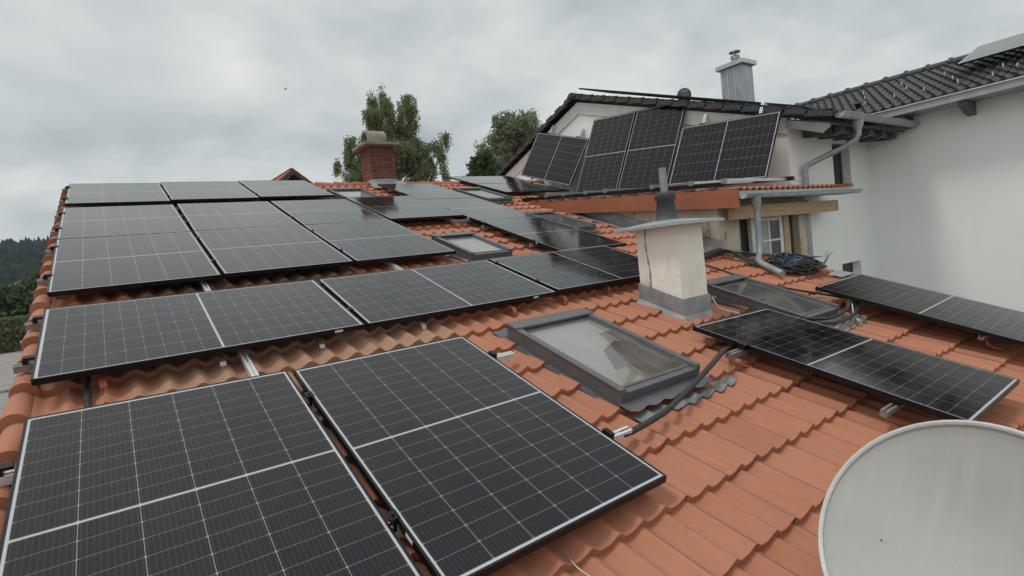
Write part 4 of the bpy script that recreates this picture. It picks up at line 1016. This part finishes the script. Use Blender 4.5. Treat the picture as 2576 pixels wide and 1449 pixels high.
# dormer rails
def brail(label, a, b, w=.045, h=.05, mat='frame', extra=None):
    o = thing('mounting_rail', label, 'rail', Matrix.Translation(Vector(a)), 'rails carrying the tilted panels')
    m = MB(); m.prism(profile(w, h), Vector((0, 0, 0)), Vector(b) - Vector(a)); m.build('profile', M[mat], o); return o
zd = lambda y: .545 + .105 * y
brail('long black rail on the dormer just above the orange fascia', (7.03, -1.0, zd(-1.0) + .075), (7.03, 3.35, zd(3.35) + .075), .06, .06)
brail('long black rail on the dormer along the feet of the tilted panels', (8.50, -1.2, zd(-1.2) + .135), (8.42, 4.0, zd(4.0) + .135), .06, .06)
nm = ('at the upper end by the stacked pair', 'below the left standing panel', 'below the gap of the standing pair', 'left of the flue pipe', 'behind the flue pipe', 'right of the flue pipe', 'nearest the dormer gutter')
for y, s in zip((2.56, 2.09, 1.53, 1.07, .12, -.55, -1.05), nm):
    o = brail('dormer cross rail with a small clamped end, ' + s, (6.97, y, zd(y) + .125), (8.9, y - .05, zd(y) + .125), .04, .04, 'alu_dull' if y > -.3 else 'alu')
    c = MB(); c.box((-.012, -.03, -.04), (.03, .03, .024)); c.build('clamp', M['alu_dull'], o)
for k, (lab, bl, an, ld) in enumerate(TILT):
    w, h = (H_, W_) if ld else (W_, H_)
    for j, f in enumerate((.22, .80)):
        up_ = .24 if ld else -.08
        if k == 3: up_ = (.22, .27)[j]
        o = thing('panel_strut', ('left', 'right')[j] + ' bright strut behind the ' + ('small tilted panel below the gable', 'left tall tilted panel', 'right tall tilted panel', 'lengthwise tilted panel at the house corner')[k], 'strut', TM[k], 'struts holding up the tilted panels')
        m = MB(); m.prism(profile(.045, .045), (w * f, -.03, -.06), (w * f, h + up_, -.06), (0, 0, 1)); m.build('profile', M['alu'], o)
        if ld:
            c = MB(); c.box((w * f - .05, h - .004, -.05), (w * f + .05, h + .02, .006)); c.build('clamp', M['frame'], o)
            b = MB(); b.poly([(w * f - .02, h + up_, -.084), (w * f - .02, h + .02, -.084), (w * f - .02, h + .0, -.22), (w * f - .02, h + up_ - .02, -.22)], (.04, 0, 0)); b.build('bracket', M['alu'], o)

# ------------------------------------------------------------------ cables, conduit
def rv(pts, n=-.1): return [P(u, v, (q[0] if q else n)) for (u, v, *q) in pts]
def smooth(path, k=6):
    path = [Vector(p) for p in path]; out = []
    for i in range(len(path) - 1):
        p0, p1, p2, p3 = path[max(i - 1, 0)], path[i], path[i + 1], path[min(i + 2, len(path) - 1)]
        for j in range(k):
            t = j / k; out.append(.5 * ((2 * p1) + (-p0 + p2) * t + (2 * p0 - 5 * p1 + 4 * p2 - p3) * t * t + (-p0 + 3 * p1 - 3 * p2 + p3) * t ** 3))
    out.append(path[-1]); return out
def cable(label, pts, r, mat, name='cable', cat='cable', group=None, ridged=False):
    pth = smooth(pts, 22 if ridged else 8); m = MB(); rr = [r * (1 + (.07 * math.sin(i * 2.1) if ridged else 0)) for i in range(len(pth))]
    m.tube(pth, rr, 12); return tag(m.build(name, M[mat]), label, cat, group)
cable('thick black conduit arching over the tiles from the front panels to the blue black panel', rv([(2.44, -3.375, -.058), (2.55, -3.37, -.065), (2.87, -3.33, -.055), (3.34, -3.205, -.03), (3.63, -3.125, -.0), (3.82, -3.06, .0), (3.98, -3.0, -.045), (4.2, -2.95, -.07)]), .0175, 'conduit', 'conduit', 'conduit', ridged=True)
cable('black conduit between the blue black panel and the panel against the white wall, upper one', rv([(5.2, -2.9, -.04), (5.55, -3.02, -.06), (5.9, -3.02, -.03), (6.1, -2.95, .01), (6.3, -2.93, .0)]), .015, 'conduit', 'conduit', 'conduit')
cable('black conduit between the blue black panel and the panel against the white wall, lower one', rv([(5.2, -2.98, -.06), (5.6, -3.09, -.08), (5.95, -3.08, -.06), (6.2, -3.0, -.01), (6.4, -2.98, .0)]), .014, 'conduit', 'conduit', 'conduit')
cable('long dark cable sagging over the tiles from the plaster chimney to the right hand panel', rv([(6.1, -.98, -.11), (6.243, -1.265, -.105), (6.19, -1.70, -.10), (6.226, -2.13, -.10), (6.374, -2.47, -.095), (6.6, -2.85, -.08), (6.75, -3.0, -.05)]), .012, 'rubber')
cable('thick black cable under the dormer corner leading to the cable heap', rv([(6.5, -1.06, -.09), (6.85, -1.0, -.06), (7.05, -1.03, -.05), (7.1, -1.25, -.09), (7.0, -1.5, -.09), (7.2, -1.75, -.08)]), .022, 'rubber')
cable('short black cable hanging below the left end of the lengthwise panel row', [P(.235, -1.3, -.07), P(.225, -1.45, -.105), P(.232, -1.7, -.105), P(.24, -2.05, -.09)], .017, 'conduit')
cable('thin grey wire lying on the tiles at the lower picture edge', rv([(1.60, -3.45, -.11), (1.70, -3.62, -.12), (1.71, -3.75, -.125), (1.705, -3.85, -.13), (1.74, -4.0, -.12), (1.8, -4.15, -.12)]), .0035, 'steel', 'wire')
cable('thin pale wire emerging below the lengthwise panel row onto the old tiles', rv([(1.62, -1.45, -.10), (1.66, -1.62, -.12), (1.68, -1.78, -.125), (1.72, -1.95, -.12)]), .0035, 'zinc_light', 'wire')
cable('thin white cable beside the right hand roof window', rv([(5.9, -3.15, -.1), (6.0, -3.06, -.09), (6.08, -3.0, -.03), (6.12, -2.96, .0)]), .006, 'white_pvc')
cable('thin dark wire loop under the edge of the stacked pair', rv([(6.3, 3.2, -.06), (6.6, 3.35, .0), (6.95, 3.5, -.04), (7.1, 3.3, -.05)]), .006, 'rubber', 'wire')
def cable_heap():
    o = thing('cable_heap', 'tangled heap of black, red and blue cables on the tiles below the dormer window', 'cable heap', roofmat(7.32, -1.82, -.11))
    rn = random.Random(21)
    def loops(n, mat, nm, r=.010, s=1.0):
        m = MB()
        for i in range(n):
            cx, cy = rn.gauss(0, .07), rn.gauss(0, .05); a, b = rn.uniform(.2, .36) * s, rn.uniform(.12, .24) * s; rot = rn.uniform(-.6, .6) + 1.0 + 2.2; z = rn.uniform(.01, .13); ph = rn.random() * 6; tw = rn.uniform(.01, .05)
            pts = []
            for k in range(26):
                t = 2 * math.pi * k / 26; x, y = a * math.cos(t), b * math.sin(t); x2 = x * math.cos(rot) - y * math.sin(rot); y2 = x * math.sin(rot) + y * math.cos(rot)
                d2 = (x2 * x2 + y2 * y2) / .12
                pts.append((cx + x2 + .012 * math.sin(3 * t + ph), cy + y2 + .012 * math.cos(2 * t + ph), max(.008, z * (1.15 - .6 * min(d2, 1)) + tw * math.sin(2 * t + ph))))
            m.tube(pts, r, 6, closed=True)
        m.build(nm, M[mat], o)
    loops(34, 'rubber', 'cable'); loops(3, 'red_cable', 'cable', .007, .8); loops(3, 'blue_cable', 'cable', .007, .7); loops(2, 'yellow_cable', 'cable', .006, .9); loops(2, 'cyan_cable', 'cable', .004, .7)
    t = MB()
    for k in range(5):
        p = [(.26 + .02 * k, -.2, .06), (.28 + .03 * k, -.22, .14 + .02 * k), (.30 + .035 * k, -.2 + .03 * math.sin(k), .2 + .03 * (k % 3))]; t.tube(smooth(p, 5), .004, 5)
    t.build('cable_end', M['cyan_cable'], o)
    t = MB()
    for k in range(6):
        p = [(-.3 + .06 * k, .1, .03), (-.45 + .05 * k, .3 + .02 * k, .02), (-.35, .55 + .03 * k, .03), (-.3, .75, .02)]; t.tube(smooth(p, 6), .009, 6)
    t.build('cable_tail', M['rubber'], o)
cable_heap()

# ------------------------------------------------------------------ satellite dishes
def dish(label, c, nrm, r, mat='dish', rim='dish_rim', depth=.10, mast=True, zfoot=None):
    n = Vector(nrm).normalized(); a = Vector((0, 0, 1)).cross(n).normalized(); b = n.cross(a)
    m4 = Matrix.Translation(Vector(c)) @ Matrix((a, b, n)).transposed().to_4x4()
    o = thing('satellite_dish', label, 'satellite dish', m4, 'satellite dishes')
    m = MB(); seg = 64; prof = [(0.0, -depth)] + [(r * t, -depth * (1 - (t / 1.0) ** 2)) for t in (.2, .4, .6, .75, .88, .955)] + [(r * .975, -.0), (r * .985, .004)]
    m.lathe(prof, (0, 0, 0), seg); m.build('reflector', M[mat], o)
    m = MB(); m.lathe([(r * .962, .001), (r * .975, .009), (r * .99, .011), (r, .004), (r, -.016), (r * .985, -.024), (r * .97, -.014)], (0, 0, 0), seg); m.build('rim', M[rim], o)
    bk_ = MB(); bk_.lathe([(0, -depth - .006)] + [(r * t, -depth * (1 - t ** 2) - .006) for t in (.3, .6, .85, .97)], (0, 0, 0), seg); bk_.build('back', M['light_grey' if mast and r > .3 else 'far_dish'], o)
    if mast:
        p = MB(); inv = m4.inverted(); hub = Vector((0, 0, -depth - .09)); foot = inv @ Vector(zfoot)
        p.box((-.085, -.10, -depth - .1), (.06, .10, -depth - .007)); p.build('bracket', M['alu_dull'], o)
        q = MB(); q.tube([foot, hub], .024, 12); q.build('mast', M['zinc'], o)
    return o
dc = Vector((2.379, -4.586, -1.154)); az, el = R_(171.4), R_(37.2)
dn3 = Vector((math.cos(el) * math.cos(az), math.cos(el) * math.sin(az), math.sin(el)))
dish('big light grey dish with dirt streaks cut by the lower right photo corner', dc, dn3, .412, zfoot=P(2.75, -4.72, -.15))
dish('small dark round dish standing behind the dark gable roof panels', (11.25, 2.42, 3.09), (.75, .6, .35), .155, 'far_dish', 'far_dish', .05, True, (11.33, 2.5, 2.65))

# ------------------------------------------------------------------ trees
def leaf(m, p, s, rn, droop=False):
    a = Vector((rn.gauss(0, 1), rn.gauss(0, 1), rn.gauss(0, .6 if not droop else .3))).normalized()
    d = Vector((rn.gauss(0, .35), rn.gauss(0, .35), -1)).normalized() if droop else Vector((rn.gauss(0, 1), rn.gauss(0, 1), rn.gauss(0, 1))).normalized()
    x = a.cross(d)
    if x.length < .05: return
    x = x.normalized() * s * .5; d = d * s
    m.add([p - x * .3, p + x + d * .5, p + d * 1.15, p - x + d * .5], ((0, 1, 2, 3),))
def limb(m, a, b, r0, r1, rn, k=5):
    a, b = Vector(a), Vector(b); pts = []
    for i in range(k + 1):
        t = i / k; j = Vector((rn.gauss(0, 1), rn.gauss(0, 1), rn.gauss(0, .4))) * (b - a).length * .025 * (0 < i < k); pts.append(a.lerp(b, t) + j + Vector((0, 0, (b - a).length * .06 * math.sin(math.pi * t))))
    m.tube(pts, [r0 + (r1 - r0) * i / k for i in range(k + 1)], 7); return pts
def weeping_tree(label, base, lobes, trunk_h, mat, nstr, slen, ls, seed, bark='bark'):
    """lobes: (dx, dy, z, rx, rz): clumps from which leafy strands hang"""
    rn = random.Random(seed); o = thing('birch_tree', label, 'tree', Matrix.Translation(Vector(base)))
    tk = MB(); top = limb(tk, (0, 0, 0), (lobes[0][0] * .6, 0, trunk_h), .17, .035, rn, 8)
    lm_ = MB(); lf = MB()
    tot = sum(l[3] * l[3] * l[4] for l in lobes)
    for (dx, dy, z, rx, rz) in lobes:
        h0 = max(1.5, min(trunk_h * .92, z - rz - abs(dx) * .8)); t = h0 / trunk_h
        limb(lm_, (lobes[0][0] * .6 * t, 0, h0), (dx, dy, z), .05, .012, rn)
        n = int(nstr * (rx * rx * rz) ** .8 / sum((l[3] * l[3] * l[4]) ** .8 for l in lobes))
        subs = [(rn.gauss(0, .5), rn.gauss(0, .5), rn.uniform(-.75, .95)) for _ in range(11)]
        for i in range(n):
            sx, sy, sz = rn.choice(subs)
            px = dx + rx * (sx * .75 + rn.gauss(0, .2)); py = dy + rx * (sy * .75 + rn.gauss(0, .2)); pz = z + rz * (sz + rn.gauss(0, .14))
            e = ((px - dx) / rx) ** 2 + ((py - dy) / rx) ** 2 + ((pz - z) / rz) ** 2
            if e > 1.35: continue
            L = slen * rn.uniform(.35, 1.15); q = Vector((px, py, pz)); dr = Vector((rn.gauss(0, .12), rn.gauss(0, .12), 0)) + Vector((px - dx, py - dy, 0)) * .12
            k = max(3, int(L / (ls * .75)))
            for j in range(k):
                t = j / k; leaf(lf, q + dr * t * L - Vector((0, 0, t * L * (1 if L > .2 else .5))) + Vector((rn.gauss(0, ls * .5), rn.gauss(0, ls * .5), rn.gauss(0, ls * .4))), ls * rn.uniform(.7, 1.25), rn, True)
    tk.build('trunk', M[bark], o); lm_.build('limbs', M[bark], o); lf.build('crown', M[mat], o)
def tree(label, base, lobes, trunk_h, mat, nleaf, ls, seed, name='tree', bark='bark2'):
    rn = random.Random(seed); o = thing(name, label, 'tree', Matrix.Translation(Vector(base)))
    tk = MB(); limb(tk, (0, 0, 0), (.1, 0, trunk_h), .2, .05, rn, 7); lf = MB(); lm_ = MB()
    for (dx, dy, z, rx, rz) in lobes:
        h0 = min(trunk_h * .9, max(1.2, z - rz)); limb(lm_, (0, 0, h0), (dx, dy, z), .06, .015, rn)
        n = int(nleaf * (rx * rx * rz) ** .75 / sum((l[3] * l[3] * l[4]) ** .75 for l in lobes))
        subs = [Vector((rn.gauss(0, 1), rn.gauss(0, 1), rn.gauss(0, 1))).normalized() * rn.uniform(.35, .95) for _ in range(26)]
        for i in range(n):
            s = rn.choice(subs); p = Vector((dx + rx * (s.x + rn.gauss(0, .16)), dy + rx * (s.y + rn.gauss(0, .16)), z + rz * (s.z + rn.gauss(0, .15))))
            leaf(lf, p, ls * rn.uniform(.7, 1.3), rn)
    tk.build('trunk', M[bark], o); lm_.build('limbs', M[bark], o); lf.build('crown', M[mat], o)
# birch behind the brick chimney, about 24 m away
bx, by = 10.841, 17.708; rdir = Vector((.81, -.59, 0)).normalized()
def al(s, f=0): return (rdir.x * s + .58 * f, rdir.y * s + .81 * f)
rn_ = random.Random(77)
lob = []
for s, z, rx, rz in ((-.53, 11.8, .37, .48), (.09, 11.91, .3, .48), (.23, 11.27, .41, .56), (-.61, 11.18, .41, .56), (-.3, 10.67, .63, .6), (1.12, 11.5, .41, .41), (1.13, 10.95, .48, .56), (1.07, 10.44, .41, .37), (.15, 10.03, .48, .56), (.73, 9.89, .56, .48), (1.22, 9.57, .52, .48), (-1.2, 10.07, .22, .3), (-1.55, 9.7, .41, .48), (-1.95, 9.52, .3, .37), (-2.27, 9.11, .26, .3), (-1.83, 8.99, .48, .56), (2.57, 9.79, .3, .3), (2.11, 9.47, .3, .37), (2.33, 9.07, .28, .45), (1.82, 8.95, .37, .52), (2.42, 8.25, .3, .3), (.52, 9.09, .56, .75), (1.06, 8.85, .48, .63), (1.57, 8.42, .56, .45), (-1.43, 8.57, .56, .37), (.6, 9.5, .7, .6), (-.1, 9.4, .7, .7), (1.5, 9.3, .45, .5), (-.95, 9.3, .55, .6), (.2, 10.5, .4, .5), (.75, 10.9, .3, .4), (-.7, 8.6, .9, .8), (.4, 7.6, 1.6, .8), (-1.2, 7.4, 1.2, .6), (1.8, 7.4, 1.0, .6)):
    a, b = al(s, rn_.uniform(-.9, .9) * min(1, rx * 1.6)); lob.append((a, b, z, rx, rz))
weeping_tree('tall weeping birch with gaps in its crown behind the brick chimney', (bx, by, -4.2), lob, 11.6, 'leaf_birch', 14500, .5, .062, 4)
# willow behind the left end of the gable
tx, ty = 18.986, 19.034; lob = []
for s, f, z, rx, rz in ((0, 0, 10.75, 1.3, 1.25), (.98, .4, 11.5, .7, .62), (-.48, -.2, 11.4, .7, .72), (.3, .2, 11.5, .6, .6), (-1.01, 0, 9.82, 1.1, 1.1), (1.2, 0, 10.2, .95, 1.3), (0, 0, 8.82, 1.4, .9), (2.0, .3, 9.6, 1.2, 1.2), (1.2, 0, 8.2, 1.6, .9)):
    a, b = al(s, f); lob.append((a, b, z, rx, rz))
tree('grey green bushy tree half hidden by the dark gable verge', (tx, ty, -4.2), lob, 10.5, 'leaf_willow', 42000, .10, 6)
lob = []
for s, f, z, rx, rz in ((0, 0, 9.49, .54, .5), (-.48, .1, 9.12, .43, .4), (.26, 0, 8.93, .64, .5), (-.3, 0, 8.5, .7, .5), (.5, 0, 8.2, .8, .6)):
    a, b = al(s, f); lob.append((a, b, z, rx, rz))
tree('small dark green tree top between the birch and the grey green tree', (16.914, 19.192, -4.2), lob, 8.4, 'leaf_dark', 8000, .11, 9)
# left background down by the road
for i, (x, y, s, lab) in enumerate(((-6.3, 80, 1.42, 'broad dark tree behind the hedge, closest to the left verge of the roof'), (-11.6, 82, 1.15, 'dark tree left of the pale far house'), (-10.2, 104, 1.35, 'tree behind the far houses, below the wooded hill'), (-4.6, 95, 1.6, 'tall dark tree farther back behind the broad one'), (-15.5, 100, 1.25, 'tree at the far left photo edge below the hill'))):
    lob = [(0, 0, 5.4 * s, 2.0 * s, 1.2 * s), (-1.2 * s, .4, 4.3 * s, 1.8 * s, 1.2 * s), (1.3 * s, .2, 4.4 * s, 1.7 * s, 1.3 * s), (.2, -.8 * s, 3.4 * s, 2.1 * s, 1.0 * s), (-.5, .5, 2.7 * s, 2.2 * s, 1.0 * s), (.3, 0, 1.8 * s, 2.0 * s, .9 * s)]
    tree(lab, (x, y, -4.2), lob, 4.6 * s, 'leaf_dark', 7000, .42, 30 + i)
def shrub(label, base, w, d, h, n, seed, name='hedge', cat='hedge', ls=.16, mat='hedge'):
    rn = random.Random(seed); o = thing(name, label, cat, Matrix.Translation(Vector(base))); m = MB()
    nx = 18; vs = []
    m.box((-w / 2 + .1, -d / 2 + .1, 0), (w / 2 - .1, d / 2 - .1, h - .12)); m.build('core', M['leaf_dark'], o); lf = MB()
    for i in range(n):
        f = rn.random(); x = rn.uniform(-w / 2, w / 2); y = rn.uniform(-d / 2, d / 2); z = rn.uniform(.02, h)
        if f < .5: y = -d / 2 + rn.gauss(0, .06)
        elif f < .85: z = h + rn.gauss(0, .06)
        else: x = rn.choice((-w / 2, w / 2)) + rn.gauss(0, .06)
        leaf(lf, Vector((x, y, z)), ls * rn.uniform(.7, 1.3), rn)
    lf.build('foliage', M[mat], o)
shrub('long clipped hedge across the end of the road', (-10.0, 73, -4.2), 17, 1.6, 2.35, 7000, 3, ls=.28)
shrub('lighter green bush rising behind the long hedge', (-10.2, 76.5, -4.2), 5.0, 2.0, 3.5, 2600, 8, 'bush', 'bush', .26, 'leaf_birch')
# far houses on the left
def far_house(label, base, w, d, h, rh, wallm, roofm, yaw=0, win=2, name='far_house'):
    o = thing(name, label, 'house', Matrix.Translation(Vector(base)) @ Matrix.Rotation(yaw, 4, 'Z'))
    m = MB(); m.poly([(-w/2, 0, 0), (w/2, 0, 0), (w/2, 0, h), (0, 0, h + rh), (-w/2, 0, h)], (0, d, 0)); m.build('wall', M[wallm], o)
    r = MB(); e = .35; k = rh / (w / 2)
    for s in (-1, 1):
        pts = [(0, -e, h + rh + .16), (s * (w/2 + e), -e, h - e * k + .16), (s * (w/2 + e), -e, h - e * k + .02), (0, -e, h + rh + .02)]
        r.poly(pts, (0, d + 2 * e, 0))
    r.build('roof', M[roofm], o)
    for i in range(win):
        x = -w/2 + w * (i + .5) / win; f = MB()
        f.box((x - .5, -.03, h * .45), (x + .5, -.002, h * .45 + 1.2)); fo = f.build('window', M['white_pvc'], o); p = MB(); p.box((x - .42, -.036, h * .45 + .08), (x + .42, -.031, h * .45 + 1.12)); p.build('pane', M['glass_dark'], fo)
    return o
far_house('white far house between the trees below the wooded hill', (-9.6, 84, -4.2), 5.0, 8, 6.2, 1.6, 'white_plaster', 'dark_tile', .25)
far_house('white low house at the far left photo edge behind the hedge', (-15.0, 86, -4.2), 6.5, 8, 3.0, 1.5, 'white_plaster', 'dark_tile', -.1)
# small white cabinet by the road
cb = thing('street_cabinet', 'small white double cabinet at the roadside in front of the hedge', 'cabinet', Matrix.Translation(Vector((-8.3, 69.6, -4.2))))
m = MB(); m.box((-.55, 0, .05), (.55, .4, 1.15)); m.build('body', M['white_pvc'], cb)
for s in (-1, 1):
    m = MB(); m.box((s * .28 - .25, -.02, .12), (s * .28 + .25, -.001, 1.08)); m.build('door', M['light_grey'], cb)
# timber gable of the cottage beyond the ridge
def cottage():
    o = thing('cottage', 'small orange roofed cottage with a dark timber gable peeking over the ridge row', 'house', Matrix.Translation(Vector((6.62, 17.9, -4.2))) @ Matrix.Rotation(R_(4), 4, 'Z'))
    H, k, w = 8.65, .80, 3.2
    m = MB(); m.poly([(-w, .5, 0), (w, .5, 0), (w, .5, H - w * k - .3), (0, .5, H - .3), (-w, .5, H - w * k - .3)], (0, 8, 0)); m.build('wall', M['dark_wood'], o)
    for s in (-1, 1):
        r = MB(); L = (w + .5) * math.sqrt(1 + k * k); tiles(r, 0, 8.9, -L, 0, base=.0, phase=-L, amp=.04, sub=4)
        ex = (0, 1, 0) if s > 0 else (0, -1, 0); ey = (-s, 0, k); q = r.build('roof', M['tile2'], o); q.matrix_local = frame((0, 0 if s > 0 else 8.9, H - .02), ex, ey)
    b = MB(); t = .16
    for s in (-1, 1): b.poly([(0, -.02, H + .03), (s * (w + .5), -.02, H + .03 - (w + .5) * k), (s * (w + .5), -.02, H - .2 - (w + .5) * k), (0, -.02, H - .2)], (0, -.04, 0))
    b.build('barge_board', M['dark_wood'], o)
    b = MB()
    for s in (-1, 1): b.poly([(0, .12, H - .42), (s * 1.6, .12, H - .42 - 1.6 * k), (s * 1.6, .12, H - .55 - 1.6 * k), (0, .12, H - .55)], (0, .1, 0))
    b.box((-.07, .2, H - 1.8), (.07, .3, H - .5)); b.build('gable_truss', M['soffit'], o)
cottage()
# bird in the sky
bd = MB(); bd.tube([(-.16, 0, 0), (-.05, 0, .02), (.1, 0, .03), (.2, 0, .03)], [.008, .045, .04, .008], 8); bd.add([(.02, 0, .03), (.08, 0, .03), (.03, .26, .12), (-.04, .22, .10)], ((0, 1, 2, 3),)); bd.add([(.02, 0, .03), (.08, 0, .03), (.03, -.26, .10), (-.04, -.22, .08)], ((3, 2, 1, 0),))
b = bd.build('bird', M['bird']); b.location = (11.95, 36.9, 14.16); b.scale = (.75,) * 3; tag(b, 'tiny dark bird flying high in the grey sky', 'bird')

# air: one even box of pale haze round everything
hz = MB(); hz.box((-1520, -1520, -5.3), (1520, 1520, 95))
hm = bpy.data.materials.new('haze'); hm.use_nodes = True; hm.node_tree.nodes.clear()
ho = hm.node_tree.nodes.new('ShaderNodeOutputMaterial'); hv = hm.node_tree.nodes.new('ShaderNodeVolumePrincipled')
hv.inputs['Color'].default_value = C(.62, .76, .95); hv.inputs['Density'].default_value = .00018; hv.inputs['Anisotropy'].default_value = .2
hm.node_tree.links.new(hv.outputs[0], ho.inputs['Volume'])
tag(hz.build('haze', hm), 'thin pale haze over the valley towards the wooded hill', 'haze', kind='stuff')
